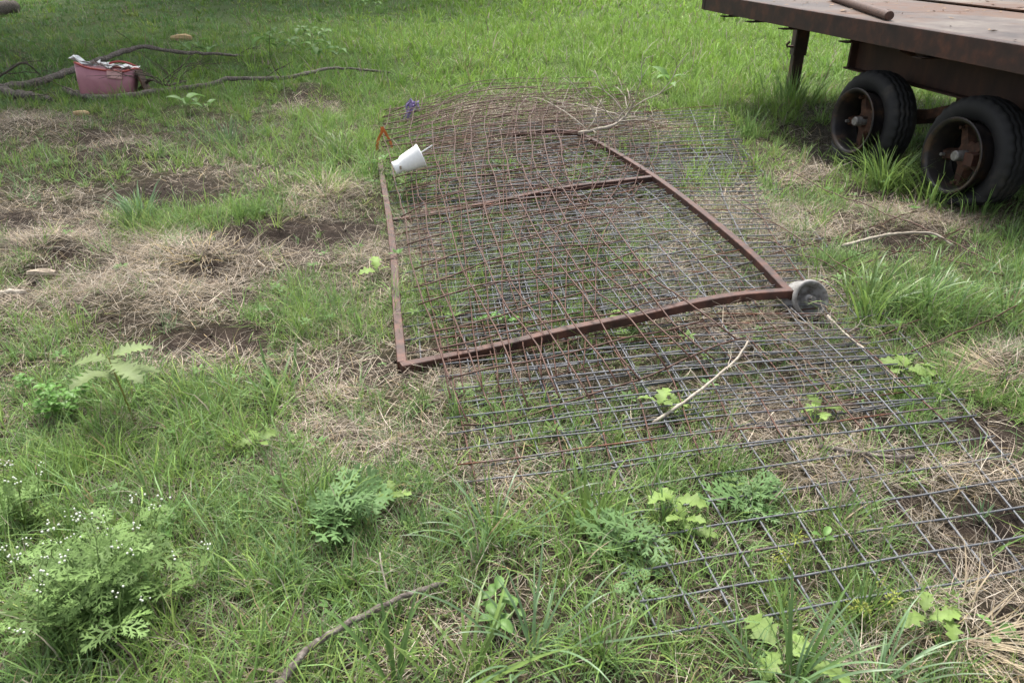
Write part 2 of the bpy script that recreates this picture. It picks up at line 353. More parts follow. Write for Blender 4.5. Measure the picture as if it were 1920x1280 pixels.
def blade_mesh(name, parts, mat, org=(0, 0, 0)):
    off = 0; Vs, Ts, Cs = [], [], []
    for v, tt, c in parts: Vs.append(v); Ts.append(tt + off); Cs.append(c); off += len(v)
    V = np.concatenate(Vs) - np.array(org); T = np.concatenate(Ts).astype(np.int32); C = np.concatenate(Cs)
    me = bpy.data.meshes.new(name); me.vertices.add(len(V)); me.vertices.foreach_set('co', V.astype(np.float32).ravel())
    n = len(T); me.loops.add(n * 3); me.loops.foreach_set('vertex_index', T.ravel())
    me.polygons.add(n); me.polygons.foreach_set('loop_start', np.arange(0, n * 3, 3, dtype=np.int32))
    me.update(calc_edges=True)
    ca = me.color_attributes.new('Col', 'FLOAT_COLOR', 'POINT'); ca.data.foreach_set('color', C.astype(np.float32).ravel())
    me.materials.append(mat); return me
def scatter(n, y0, y1, margin=1.3):
    """random ground places in what the camera sees and, thinner, beside it"""
    ym = (y0 + y1) / 2; n = int(n * (.62 * ym + .75 + margin) / (.62 * ym + 1.05))
    y = np.sqrt(RNG.random(n) * (y1 ** 2 - y0 ** 2) + y0 ** 2); inner = .62 * y + .8; half = inner + margin - .05
    x = (RNG.random(n) * 2 - 1) * half
    keep = ((np.abs(x) < inner) | (RNG.random(n) < .5))
    return x[keep], y[keep]
G_COL = np.array([[.135, .205, .048], [.085, .160, .045], [.105, .175, .085], [.18, .225, .065], [.065, .12, .036], [.115, .185, .065]])
S_COL = np.array([[.35, .29, .225], [.25, .20, .155], [.33, .295, .245], [.16, .125, .095], [.43, .375, .30], [.31, .24, .135]])
def greens(x, y):
    """grass cover, its height and how fresh its colour is at a place"""
    S = mask(SOIL, x, y, 20); T = mask(STRAW, x, y, 40); Gm = mask(GREEN, x, y, 60); Pm = mask(PANEL, x, y, 80); Lm = mask(LUSH, x, y, 70, .6)
    n = fbm(x, y, 1.6, 30, 3); n2 = vnoise(x, y, 5.5, 33)
    far = np.clip((y - 7.2) / 1.5, 0, 1)
    dens = np.clip((n - .20) * 2.4, .18, 1) * (1 - .95 * S) * (1 - .82 * T)
    dens = np.maximum(dens, Gm * .95); dens = np.maximum(dens, far * (.95 - .5 * S - .3 * T))
    dens *= .55 + .80 * n2; dens *= 1 - .35 * Pm * (1 - far)
    ht = .034 + .062 * n + .022 * n2 + .025 * Gm - .018 * Pm * (1 - far) + .085 * Lm + .02 * far
    ht += np.clip((1.75 - y) / .7, 0, 1) * .012
    fresh = np.clip(.28 + .9 * (fbm(x, y, .9, 50, 2) - .5) + .7 * Lm + .25 * Gm - .25 * T, 0, 1)
    return dens, ht, fresh, S, T, Lm
def grass_layer(nc, y0, y1, per, wid, spread, lod=1.0, hm=1.0):
    x, y = scatter(nc, y0, y1); nc = len(x); dens, ht, fresh, S, T, Lm = greens(x, y)
    k = RNG.random(nc) < dens; x, y, ht, fresh, Lm = x[k], y[k], ht[k], fresh[k], Lm[k]
    n = len(x); hs_ = hm * ht * np.exp(RNG.normal(0, .35, n)); ci = RNG.choice(len(G_COL), n, p=[.16, .23, .29, .09, .10, .13])
    cc = G_COL[ci] * np.exp(RNG.normal(0, .14, n))[:, None]
    cc = cc * (1 - .42 * fresh[:, None]) + np.array([.155, .245, .035]) * .42 * fresh[:, None]; cc = cc * (1 - .55 * Lm[:, None]) + np.array([.165, .265, .050]) * .55 * Lm[:, None]
    lum = cc.mean(1, keepdims=True); k_ = np.clip((y[:, None] - 5.5) / 3, 0, 1); cc = (cc * (.93 + .13 * k_) + lum * (.07 - .13 * k_)) * (1.38 - .16 * k_)
    reps = RNG.integers(int(per * .5), int(per * 1.5) + 1, n); i = np.repeat(np.arange(n), reps); m_ = len(i)
    r = np.abs(RNG.normal(0, spread, m_)); az = RNG.random(m_) * 2 * np.pi
    bx, by = x[i] + r * np.cos(az), y[i] + r * np.sin(az); bz = gh(bx, by) - .004
    L = hs_[i] * (.45 + .85 * RNG.random(m_)) * lod ** .3
    phi = az + RNG.normal(0, .9, m_); t0 = np.abs(RNG.normal(.40, .42, m_)); t1 = t0 + np.abs(RNG.normal(.85, .6, m_))
    col = cc[i] * np.exp(RNG.normal(0, .16, m_))[:, None]
    dry = RNG.random(m_) < .09; col[dry] = S_COL[RNG.integers(0, len(S_COL), dry.sum())] * .85
    W = wid * (.6 + .8 * RNG.random(m_)) * (1 + .5 * (hs_[i] > .13))
    return blades(np.stack([bx, by, bz], -1), L, phi, t0, t1, W, col, 3, RNG.normal(0, .5, m_), .5, gh(bx, by) + .003)
def straw_layer(n, y0, y1, wid, base=.16, lmul=1.0):
    x, y = scatter(n, y0, y1); n = len(x); S = mask(SOIL, x, y, 20); T = mask(STRAW, x, y, 40)
    far = np.clip((y - 7.2) / 1.5, 0, 1)
    d = np.clip(T * 1.0, 0, 1) * (1 - .9 * S) + base * (1 - .8 * far) * (1 - .8 * S) + .035
    d *= np.clip(.15 + 1.5 * fbm(x, y, 3.6, 44, 3), .3, 1.3)
    k = RNG.random(n) < d; x, y, T = x[k], y[k], T[k]; n = len(x)
    L = (.04 + .11 * RNG.random(n) ** 1.6) * lmul * (1 + .35 * T)
    swirl = fbm(x, y, 3.2, 90, 2) * 4 * np.pi
    phi = swirl + RNG.normal(0, .95, n) + np.pi * (RNG.random(n) < .5)
    g = gh(x, y); P = np.stack([x, y, g + RNG.random(n) ** 2 * (.012 + .028 * T)], -1)
    t0 = np.pi / 2 - np.abs(RNG.normal(.12, .26, n)); t1 = t0 + RNG.normal(.2, .35, n)
    col = S_COL[RNG.choice(6, n, p=[.24, .24, .2, .14, .10, .08])] * np.exp(RNG.normal(0, .28, n))[:, None]
    tone = (.45 + .95 * fbm(x, y, 3.5, 95, 3))[:, None]; col = col * np.clip(tone, .6, 1.15)
    return blades(P, L, phi, t0, t1, wid * (.5 + .9 * RNG.random(n)), col, 3 if y0 < 2 else 2, RNG.normal(0, .6, n), .35, g + .002)
LOD_N = 0.95
tag(link('grass', blade_mesh('grass', [grass_layer(10000, .8, 2.5, 15, .0030, .020, 1.0, .86), grass_layer(13600, 2.5, 4.6, 14, .0027, .020, 1.0, .82), grass_layer(10300, 4.6, 8.5, 14, .0040, .024, 1.0, .95),
        grass_layer(9300, 8.5, 15, 13, .0078, .045, 1.2, .85), grass_layer(8500, 15, 28, 12, .017, .08, 1.3, .85)], M['grass'])),
    'short green grass growing unevenly over the whole field', 'grass', kind='stuff')
tag(link('straw', blade_mesh('straw', [straw_layer(60000, .8, 2.5, .0019, .20), straw_layer(110000, 2.5, 4.6, .0022, .26), straw_layer(105000, 4.6, 8.5, .0036, .2, 1.15), straw_layer(30000, 8.5, 15, .007, .14, 1.4)], M['straw'])),
    'dry tan straw and dead grass matted over the soil', 'straw', kind='stuff')

# ---------------------------------------------------------------- shade tree beside the field, left of the view
def shade_tree(x, y, hgt, label, seed):
    tr = empty('shade_tree', (x, y, 0), label, 'tree', 'shade trees round the field'); mb = MB(); rr = random.Random(seed); tb = Vector((x, y, -.1)); tips = []
    mb.tube([tb, tb + Vector((.1, 0, hgt * .2)), tb + Vector((.3, .1, hgt * .5)), tb + Vector((.5, .2, hgt * .85))], [.42, .32, .27, .14], n=14)
    for k in range(10):
        a = k * 2.4; p = tb + Vector((.35, .1, hgt * rr.uniform(.42, .8))); d_ = Vector((math.cos(a), math.sin(a), rr.uniform(.25, .6))) * 1.35; pts = [p, p + d_ * 1.3, p + d_ * 2.6 + Vector((0, 0, .3)), p + d_ * 3.7 + Vector((0, 0, .2))]
        mb.tube(pts, [.13, .09, .05, .02], n=8); tips += pts[1:]
    mb.build('trunk', M['bark'], tr, smooth=True)
    N = 15000; rt_ = np.random.default_rng(seed); tipa = np.array([list(t_) for t_ in tips]); ci_ = rt_.integers(0, len(tipa), N)
    P_ = tipa[ci_] + rt_.normal(0, 1, (N, 3)) * np.array([1.2, 1.2, .7]); P_[:, 2] = np.maximum(P_[:, 2], hgt * .4)
    cr = blades(P_, np.full(N, .22), rt_.random(N) * 6.28, rt_.random(N) * 3, rt_.random(N) * 3, np.full(N, .15), np.array([.06, .10, .03]) * np.exp(rt_.normal(0, .2, N))[:, None], 2)
    link('crown', blade_mesh('crown', [cr], M['grass'], (x, y, 0)), tr)
shade_tree(-9.0, 12.0, 6.5, 'broad leafy tree standing left of the fallen branches', 4)
shade_tree(-7.0, 24.0, 9.0, 'tall leafy tree standing behind the far left of the field', 5)

# ---------------------------------------------------------------- trailer
A = math.radians(-12); UV = Vector((math.sin(A), math.cos(A), 0)); VV = Vector((math.cos(A), -math.sin(A), 0)); ZV = Vector((0, 0, 1))
def T(u, v, z): return UV * u + VV * v + ZV * z
def uv_at(px, py, z):
    p = Vector(flat(px, py, z)); return p.dot(UV), p.dot(VV)
RT = Matrix((UV, VV, ZV)).transposed()          # local x along the trailer, y across it
trailer = empty('flatbed_trailer', T(3.5, 4.6, 0), 'rusty steel flatbed trailer standing on two flat black tyres', 'trailer')
DZ, DT, VS, U0, U1, V0, V1 = .85, .985, 4.89, -1.2, 7.45, 3.45, 6.0
def slab(mb, u0, u1, v0, v1, z0, z1):
    return mb.box(T((u0 + u1) / 2, (v0 + v1) / 2, (z0 + z1) / 2), u1 - u0, v1 - v0, z1 - z0, RT)
seams = [U0, .9, 3.15, 5.35, U1 - .05]
for i in range(4):
    for (va, vb, zz) in ((V0 + .075, VS, DT), (VS + .028, V1 - .07, DT + .018)):
        slab(MB(), seams[i] + .004, seams[i + 1] - .004, va, vb, zz - .012, zz).build('deck_plate', M['deck'], trailer, bevel=.002)
def channel(mb, u0, u1, v, out, z0, z1, fl=.07, th=.009):
    """C section along u, web on the outer side"""
    slab(mb, u0, u1, min(v, v - out * th), max(v, v - out * th), z0, z1)
    for za, zb in ((z0, z0 + th), (z1 - th, z1 + .0015)):
        a, b_ = v - out * (th + .0005), v - out * fl
        slab(mb, u0, u1, min(a, b_), max(a, b_), za, zb)
    return mb
channel(MB(), U0, U1, V0, -1, DZ, DT + .003).build('side_rail', M['rust_dark'], trailer, bevel=.003)
channel(MB(), U0, U1, V1, 1, DZ, DT + .02).build('side_rail', M['rust_dark'], trailer, bevel=.003)
slab(MB(), U1 - .05, U1 + .012, V0 - .004, V1 + .004, DZ + .004, DT + .006).build('end_rail', M['rust_dark'], trailer, bevel=.003)
slab(MB(), VS - VS + U0, U1 - .06, VS + .0, VS + .028, DZ + .02, DT - .03).build('seam_channel', M['rust_dark'], trailer)
cross_u = [uv_for for uv_for in (7.12, 6.62, 6.05, 5.2, 4.4, 3.5, 2.6, 1.7, .8, -.1)]
for u in cross_u:
    mb = MB(); slab(mb, u - .045, u + .045, V0 + .05, V1 - .08, DZ - .038, DZ - .03); slab(mb, u - .005, u + .005, V0 + .12, V1 - .12, DZ - .03, DT - .02)
    mb.build('cross_member', M['rust_dark'], trailer)
for vb in (3.93, 5.45):
    mb = MB(); slab(mb, -1.2, 5.62, vb - .006, vb + .006, .572, DZ - .0385)
    slab(mb, -1.2, 5.66, vb - .07, vb + .07, .56, .572); slab(mb, -1.2, 5.62, vb - .07, vb + .07, DZ - .052, DZ - .0385)
    bo = mb.build('main_beam', M['beam'], trailer, bevel=.002)
    slab(MB(), 5.6, 5.622, vb - .065, vb + .065, .5725, DZ - .053).build('end_plate', M['beam'], bo)
# jack leg under the front
lu, lv = uv_at(1480, 128, .12)
lu, lv = 7.38, 4.50
leg = MB(); leg.tube([T(lu, lv, DZ - .03), T(lu, lv, .42)], .066, square=True)
lo = leg.build('jack_leg', M['rust_dark'], trailer)
MB().tube([T(lu, lv, .43), T(lu, lv, .02)], .052, square=True).build('inner_tube', M['rust_dark'], lo)
MB().tube([T(lu, lv + .0, .50), T(lu, lv - .13, .50), T(lu - .02, lv - .15, .52), T(lu - .06, lv - .15, .55)], .012, n=6).build('pin', M['pipe'], lo)
MB().box(T(lu, lv, .02), .2, .2, .02, RT).build('foot_plate', M['rust_dark'], lo)
def make_wheel(u, v, cam_tilt, side=-1):
    """side -1: outer face towards -v"""
    ax = (VV * side + ZV * cam_tilt + UV * .04 * side).normalized(); c = T(u, v, .315)
    rim = MB().lathe([(.212, .105), (.222, .112), (.226, .102), (.214, .092), (.206, .085), (.196, .03), (.19, -.07), (.205, -.09), (.222, -.10), (.215, -.104), (.184, -.075), (.186, .03), (.198, .088), (.205, .104)], c, ax, 48, closed=True)
    ro = rim.build('wheel', M['rim'], trailer, smooth=True)
    prof = [(.205, .035), (.222, .052), (.255, .066), (.29, .070), (.318, .062), (.335, .05), (.342, .045), (.345, .034), (.338, .031), (.338, .025), (.346, .022), (.347, .006), (.339, .003), (.339, -.003), (.347, -.006),
            (.346, -.022), (.338, -.025), (.338, -.031), (.345, -.034), (.341, -.05), (.333, -.064), (.315, -.085), (.285, -.105), (.245, -.105), (.205, -.09), (.196, -.04)]
    prof = [(r, h * 1.35 - .03) for r, h in prof]
    n = 120; mb = MB().lathe(prof, c - ax * .02, ax, n, closed=True)
    for j, (r, h) in enumerate(prof):                     # shoulder blocks
        if .341 < r < .3455 or j in (5, 6, 19, 18):
            for k in range(n):
                if (k // 2) % 2: mb.v[j * n + k] += (c - mb.v[j * n + k]).normalized() * .007
    for j in list(range(8, 18)):
        for k in range(n): mb.v[j * n + k] += ax * (.0045 if (k // 2) % 2 else -.0045)
    for vtx in mb.v:                                       # flat at the bottom, bulging outward
        if vtx.z < .13:
            f = (.13 - vtx.z) / .2; vtx.z = .13 - (.13 - vtx.z) * .62; out = (vtx - c).dot(ax); vtx += ax * (.10 * f * (1 if out > -.03 else -1))
    mb.build('tyre', M['tyre'], ro, smooth=True)
    hub = MB().lathe([(0.0, .0), (.07, .0), (.085, -.012), (.09, -.06), (.0, -.06)], c, ax, 24)
    e1 = (ZV - ax * ZV.dot(ax)).normalized(); e2 = ax.cross(e1)
    for k in range(5):
        a = k * 2 * math.pi / 5 + .5; d = e1 * math.cos(a) + e2 * math.sin(a); s_ = ax.cross(d)
        vs = []
        for r, w_, h0, h1 in ((.06, .062, -.055, .0), (.12, .05, -.05, -.005), (.165, .045, -.05, -.012), (.192, .055, -.05, -.0)):
            for sw, hh in ((-w_, h0), (w_, h0), (w_ * .6, h1), (-w_ * .6, h1)): vs.append(c + d * r + s_ * sw * .8 + ax * hh)
        hub.add(vs, [(i * 4 + j, i * 4 + (j + 1) % 4, i * 4 + 4 + (j + 1) % 4, i * 4 + 4 + j) for i in range(3) for j in range(4)] + [(12, 13, 14, 15), (3, 2, 1, 0)])
    hub.build('hub', M['hub'], ro)
    MB().lathe([(0, .085), (.026, .085), (.031, .078), (.033, .0), (.0, .0)], c, ax, 20).build('hub_cap', M['nut'], ro, smooth=False)
    for k in range(5):
        a = k * 2 * math.pi / 5 + .5; d = e1 * math.cos(a) + e2 * math.sin(a)
        MB().tube([c + d * .172 - ax * .005, c + d * .172 + ax * .022], .011, n=6).build('wheel_nut', M['nut'] if k % 2 else M['hub'], ro)
for (u, v, ct) in ((4.92, 3.61, .06), (3.94, 3.63, .05)): make_wheel(u, v, ct)
for (u, v, ct) in ((4.93, 5.9, .0), (3.86, 5.9, .0)): make_wheel(u, v, ct, 1)
for u in (4.93, 3.86):
    MB().tube([T(u, 3.58, .315), T(u, 5.85, .315)], .035, square=True).build('axle', M['rust_dark'], trailer)
for vb in (3.93, 5.45):
    for (ua, ub) in ((4.93, 4.4), (3.86, 4.36)):
        MB().tube([T(ua, vb, .36), T((ua + ub) / 2, vb, .40), T(ub, vb, .50)], [.028, .034, .03], square=True).build('leaf_spring', M['hub'], trailer)
    MB().box(T(4.38, vb, .52), .13, .05, .10, RT).build('hanger', M['rust_dark'], trailer)
for u in (4.6, 3.2): MB().tube([T(u, V0 + .07, DZ - .012), T(u, V0 + .19, DZ - .05)], .012, n=6).build('hook', M['rust_dark'], trailer)
# pipe and leaf litter on the deck
p0, p1 = Vector(flat(1560, -6, DT + .033)), Vector(flat(1668, 30, DT + .033))
pipe = MB(); d = (p1 - p0).normalized(); c_ = (p0 + p1) / 2
pipe.lathe([(.001, 0), (.030, 0), (.030, (p1 - p0).length - .004), (.027, (p1 - p0).length), (.001, (p1 - p0).length + .002)], p0, d, 20)
tag(pipe.build('rusty_pipe', M['pipe'], None, smooth=False, loc=c_), 'short rusty steel pipe lying across the trailer deck', 'pipe')
lit = MB(); rr_ = random.Random(5)
for k in range(260):
    u, v = rr_.uniform(1.5, 7.2), rr_.uniform(V0 + .1, V1 - .2); s_ = rr_.uniform(.008, .028) * (1.6 if rr_.random() < .15 else 1); a = rr_.uniform(0, 6.28); z0 = DT + (.019 if v > VS else .001) + .003
    c0 = T(u, v, z0); e1 = Vector((math.cos(a), math.sin(a), 0)); e2 = Vector((-math.sin(a), math.cos(a), 0)) * rr_.uniform(.25, .6)
    lit.add([c0 - e1 * s_, c0 + e2 * s_ + ZV * rr_.uniform(0, .008), c0 + e1 * s_ * 1.1 + ZV * rr_.uniform(0, .01), c0 - e2 * s_], [(0, 1, 2), (0, 2, 3)])
tag(lit.build('leaf_litter', M['deadleaf']), 'dead leaf bits and twigs scattered over the trailer deck', 'leaf litter', kind='stuff')

# ---------------------------------------------------------------- wire panels and the bent gate
def hermite(tk, P, t):
    tk = np.asarray(tk, float); P = np.asarray(P, float); n = len(tk)
    m_ = np.zeros_like(P)
    for i in range(n):
        a, b_ = max(i - 1, 0), min(i + 1, n - 1); m_[i] = (P[b_] - P[a]) / (tk[b_] - tk[a])
    t = np.asarray(t, float); i = np.clip(np.searchsorted(tk, t) - 1, 0, n - 2); h = tk[i + 1] - tk[i]; s = ((t - tk[i]) / h)[:, None]; h = h[:, None]
    return (2 * s ** 3 - 3 * s ** 2 + 1) * P[i] + (s ** 3 - 2 * s ** 2 + s) * h * m_[i] + (-2 * s ** 3 + 3 * s ** 2) * P[i + 1] + (s ** 3 - s ** 2) * h * m_[i + 1]
class Sheet:
    def __init__(s, rows):
        s.C = np.array([[list(at(*p)) for p in r] for r in rows]); mid = s.C[:, s.C.shape[1] // 2]
        L = np.r_[0, np.cumsum(np.linalg.norm(np.diff(mid, axis=0), axis=1))]; s.tv = L / L[-1]; s.len = L[-1]
        r0 = s.C[0]; W_ = np.r_[0, np.cumsum(np.linalg.norm(np.diff(r0, axis=0), axis=1))]; s.tu = W_ / W_[-1]; s.wid = W_[-1]
    def long(s, u, vs):                                    # a wire running along the sheet at u
        cp = np.array([hermite(s.tu, row, np.array([u]))[0] for row in s.C]); return hermite(s.tv, cp, vs)
    def across(s, v, us):
        cp = np.array([hermite(s.tv, s.C[:, j], np.array([v]))[0] for j in range(s.C.shape[1])]); return hermite(s.tu, cp, us)
def wire_panel(name, label, rows, nlong, nacross, rad, mats, seed, group, jit=.006, over=.012, cat='wire panel', dent=.02, vmax=None, skip=(), lmats=None, flip=False):
    sh = Sheet(rows); r = np.random.default_rng(seed); b = sh.C.reshape(-1, 3).mean(0); b[2] = gh(b[0], b[1])
    th = empty(name, b, label, cat, group)
    ph = r.random(6) * 10
    def wob(P, k):
        P = P.copy(); x, y = P[:, 0], P[:, 1]
        P[:, 2] += dent * (vnoise(x + ph[0], y, 2.3, k % 3) - .5) + jit * (vnoise(x, y + ph[1], 7, k + 5) - .5)
        P[:, 0] += jit * 2 * (vnoise(x, y, 3.5, 200 + k) - .5); P[:, 1] += jit * 2 * (vnoise(x, y, 3.5, 300 + k) - .5)
        P[:, 2] = np.maximum(P[:, 2], gh(P[:, 0], P[:, 1]) + .006); return P
    def pick(k): return mats[0] if len(mats) == 1 or r.random() < .72 else mats[1]
    for i in range(nlong):
        u = i / (nlong - 1); P = wob(sh.long(u, np.linspace(-.003, 1.003, 44)), i); P[:, 2] += rad * 1.8 * (0 if flip else 1)
        MB().tube(P, rad, n=5).build('wire', lmats[0] if lmats and r.random() < .7 else pick(i), th, smooth=True)
    for j in range(nacross):
        if j in skip: continue
        v = j / (nacross - 1); o_ = over * (1 + r.random()) / sh.wid
        P = wob(sh.across(v, np.linspace(-o_, 1 + o_, 18)), 40 + j); P[:, 2] += rad * 1.8 * (1 if flip else 0)
        MB().tube(P, rad, n=5).build('wire', pick(j), th, smooth=True)
    return th, sh
GRP = 'wire mesh panels piled on the grass'
g2, _ = wire_panel('wire_panel', 'heavy grey wire mesh panel lying lowest, nearest the camera at lower right',
    [[(1235, 1194, .012), (1640, 1122, .034), (2050, 1048, .036)], [(820, 300, .02), (1090, 280, .03), (1378, 262, .04)]],
    13, 42, .0034, [M['steel_wire']], 1, GRP, dent=.012, flip=True)
g1, _ = wire_panel('wire_panel', 'grey wire mesh panel with rusty wire tips along its right edge below the gate wheel',
    [[(892, 905, .03), (1280, 848, .05), (1773, 792, .07)], [(860, 755, .03), (1230, 712, .05), (1662, 686, .09)], [(835, 620, .035), (1160, 600, .05), (1560, 592, .08)],
     [(800, 450, .04), (1090, 430, .06), (1440, 430, .06)], [(775, 330, .05), (1030, 310, .07), (1390, 305, .06)], [(760, 250, .05), (1000, 225, .08), (1345, 200, .08)]],
    12, 54, .0031, [M['steel_wire'], M['mixed_wire']], 2, GRP, dent=.02, over=.03, flip=True, lmats=[M['rust_wire']])
g3, _ = wire_panel('wire_panel', 'grey wire mesh panel sandwiched just under the rusty-tipped one, edge inside its right edge',
    [[(925, 868, .022), (1290, 812, .032), (1712, 752, .045)], [(870, 640, .025), (1170, 610, .035), (1540, 575, .05)], [(835, 340, .03), (1080, 318, .04), (1362, 292, .045)]],
    11, 50, .0030, [M['steel_wire'], M['rust_wire']], 8, GRP, dent=.015, over=.025)
p2, _ = wire_panel('wire_panel', 'rusty wire mesh panel half hidden under the bowed one, mostly behind the gate crossbar',
    [[(846, 742, .05), (970, 716, .06), (1120, 682, .06)], [(800, 520, .07), (950, 490, .09), (1130, 450, .11)], [(775, 330, .12), (965, 300, .13), (1235, 268, .13)], [(800, 205, .10), (980, 168, .12), (1160, 150, .06)]],
    11, 27, .0028, [M['rust_wire']], 3, GRP, jit=.012, dent=.05)
p3, _ = wire_panel('wire_panel', 'fine dark rusty wire panel crumpled into the far half of the pile',
    [[(772, 425, .06), (960, 392, .10), (1190, 352, .10)], [(765, 310, .10), (960, 285, .14), (1215, 262, .12)], [(800, 222, .09), (985, 186, .12), (1205, 172, .07)]],
    14, 26, .0025, [M['rust_wire']], 12, GRP, jit=.02, dent=.07)
p1_, sh1 = wire_panel('wire_panel', 'rusty bowed wire mesh panel on top of the pile, carrying the white cup',
    [[(877, 785, .05), (1060, 744, .08), (1377, 650, .10)], [(833, 684, .08), (1005, 640, .12), (1283, 575, .14)], [(792, 560, .10), (930, 520, .17), (1185, 468, .19)],
     [(765, 440, .11), (885, 400, .20), (1095, 375, .23)], [(740, 325, .12), (865, 295, .22), (1050, 285, .22)], [(722, 255, .13), (860, 222, .19), (1050, 210, .18)], [(735, 206, .07), (900, 158, .10), (1115, 152, .05)]],
    11, 31, .0036, [M['rust_top']], 4, GRP, jit=.016, dent=.085)
# the bent gate
gate = empty('metal_gate', at(1000, 520), 'bent rusty tube gate with a grey roller wheel, lying under the rusty mesh', 'gate')
def smooth_path(pts, n=24):
    C = np.array([list(at(*p)) for p in pts]); L = np.r_[0, np.cumsum(np.linalg.norm(np.diff(C, axis=0), axis=1))]
    return hermite(L, C, np.linspace(0, L[-1], n))
NEAR = [(752, 690, .025), (860, 668, .03), (960, 646, .05), (1060, 622, .08), (1200, 594, .10), (1300, 571, .115), (1390, 556, .115), (1482, 549, .115)]
LEFT = [(754, 684, .025), (745, 590, .03), (738, 480, .03), (728, 400, .03), (716, 330, .03), (712, 300, .02)]
RIGHT = [(1478, 550, .115), (1412, 482, .115), (1312, 398, .11), (1225, 333, .10), (1150, 286, .10), (1085, 250, .09)]
MID = [(737, 415, .03), (840, 398, .04), (960, 374, .06), (1060, 354, .08), (1226, 334, .10)]
FAR = [(1087, 251, .085), (1040, 247, .08), (960, 252, .03)]
rails = {}
for nm, pts in (('near', NEAR), ('left', LEFT), ('right', RIGHT), ('mid', MID), ('far', FAR)):
    P = smooth_path(pts, 26); rails[nm] = P
    if nm in ('mid', 'left'): P[:, 2] -= .002
    MB().tube(P, .0185, square=True).build('frame_tube', M['tube'], gate)
rg = np.random.default_rng(9)
def resample(P, t):
    L = np.r_[0, np.cumsum(np.linalg.norm(np.diff(P, axis=0), axis=1))]; L /= L[-1]
    return np.stack([np.interp(t, L, P[:, k]) for k in range(3)], -1)
n_ = 24
Lp = resample(rails['left'], np.linspace(.03, .9, n_)); Rp = resample(rails['right'], np.linspace(.03, .97, n_))
for k in range(n_):
    f = np.linspace(0, 1, 12)[:, None]; P = Lp[k] * (1 - f) + Rp[k] * f; P[:, 2] += -.004 + .014 * (rg.random() - .5) * np.sin(f[:, 0] * 3.14) - .02 * np.sin(f[:, 0] * 3.14)
    P[:, 1] += .02 * (vnoise(P[:, 0], P[:, 1], 2, 400 + k) - .5)
    MB().tube(P, .003, n=5).build('infill_wire', M['steel_wire'] if k % 3 else M['mixed_wire'], gate, smooth=True)
for k in range(13):
    s_ = (k + .7) / 13.6; q0 = resample(rails['near'], np.array([s_]))[0]; q2 = Lp[-1] * (1 - s_) + Rp[-1] * s_; f = np.linspace(0, 1, 30)[:, None]
    q1 = resample(rails['mid'], np.array([s_]))[0]
    P = np.where(f < .6, q0 + (q1 - q0) * f / .6, q1 + (q2 - q1) * (f - .6) / .4); P[:, 2] += -.012
    P[:, 0] += .03 * (vnoise(P[:, 0], P[:, 1], 1.7, 440 + k) - .5)
    MB().tube(P, .003, n=5).build('infill_wire', M['steel_wire'], gate, smooth=True)
# roller wheel on the gate corner
wc = at(1515, 562, .095); wax = Vector((.24, -.82, .46)).normalized()
WS = 1.1
gw = MB().lathe([(r_ * WS, h_ * WS) for r_, h_ in [(0, .012), (.018, .012), (.021, .006), (.022, -.020), (.046, -.026), (.056, -.005), (.062, .020), (.070, .026), (.078, .022), (.080, .012), (.062, -.006), (.058, -.016), (.062, -.026), (.080, -.044), (.080, -.054), (.07, -.058), (0, -.04)]], wc, wax, 48)
gwo = gw.build('roller_wheel', M['castor'], gate, smooth=True)
MB().tube([wc + wax * .012, wc + wax * .040], .0135, n=6).build('axle_bolt', M['nut'], gwo)
MB().tube([wc - wax * .04, wc - wax * .085], .016, n=10).build('axle_stub', M['hub'], gwo)
cn = Vector(rails['right'][0])
mb = MB(); mb.tube([wc - wax * .07, (wc - wax * .07 + cn) / 2 + ZV * .005, cn], .022, square=True); mb.build('wheel_bracket', M['hub'], gate)
MB().tube([wc - wax * .06 + ZV * .06, wc - wax * .085 + ZV * .075], .014, n=6).build('bracket_nut', M['nut'], gate)

# loose rusty wires and rods to the right of the pile
def rod(name, label, cat, pts, r0, r1, mat, group=None, n=22, sides=5, jit=.004, seed=0):
    P = smooth_path(pts, n); P[:, 2] = np.maximum(P[:, 2] + jit * (vnoise(P[:, 0], P[:, 1], 9, seed) - .5), gh(P[:, 0], P[:, 1]) + .004)
    o = MB().tube(P, list(np.linspace(r0, r1, n)), n=sides).build(name, mat, None, smooth=True, loc=at(*pts[0][:2]))
    return tag(o, label, cat, group)
LW = 'loose rusty wires'
for i, (lab, pts) in enumerate([
    ('thin rusty wire slanting up through the grass clump at the right edge', [(1690, 665, .03), (1760, 640, .06), (1830, 610, .07), (1905, 577, .06)]),
    ('short rusty wire running from the panel edge into the green clump', [(1600, 642, .05), (1660, 622, .05), (1725, 597, .05)]),
    ('long bent rusty wire curving across the bare soil below the tyres', [(1480, 320, .05), (1560, 362, .06), (1680, 405, .05), (1790, 455, .04), (1890, 505, .03)]),
    ('rusty wire crossing the straw just right of the gate rail', [(1370, 372, .06), (1450, 420, .06), (1540, 470, .05), (1640, 540, .03)]),
    ('rusty wire lying above the roller wheel, pointing toward the tyre', [(1500, 548, .05), (1580, 510, .05), (1690, 470, .05), (1800, 430, .03)]),
    ('rusty wire beside the pale arched stalk', [(1440, 480, .05), (1560, 448, .05), (1640, 425, .04), (1720, 395, .03)]),
    ('rusty wire low in the straw near the right gate rail', [(1380, 440, .05), (1490, 470, .04), (1600, 520, .03)]),
    ('rusty wire sticking out of the mesh toward the right soil patch', [(1560, 500, .04), (1640, 470, .04), (1760, 480, .03), (1880, 520, .03)])]):
    rod('rusty_wire', lab, 'wire', [(a_, b_, c_ + .012) for a_, b_, c_ in pts], .0033, .0033, M['rust_top'], LW, seed=i, jit=.03)

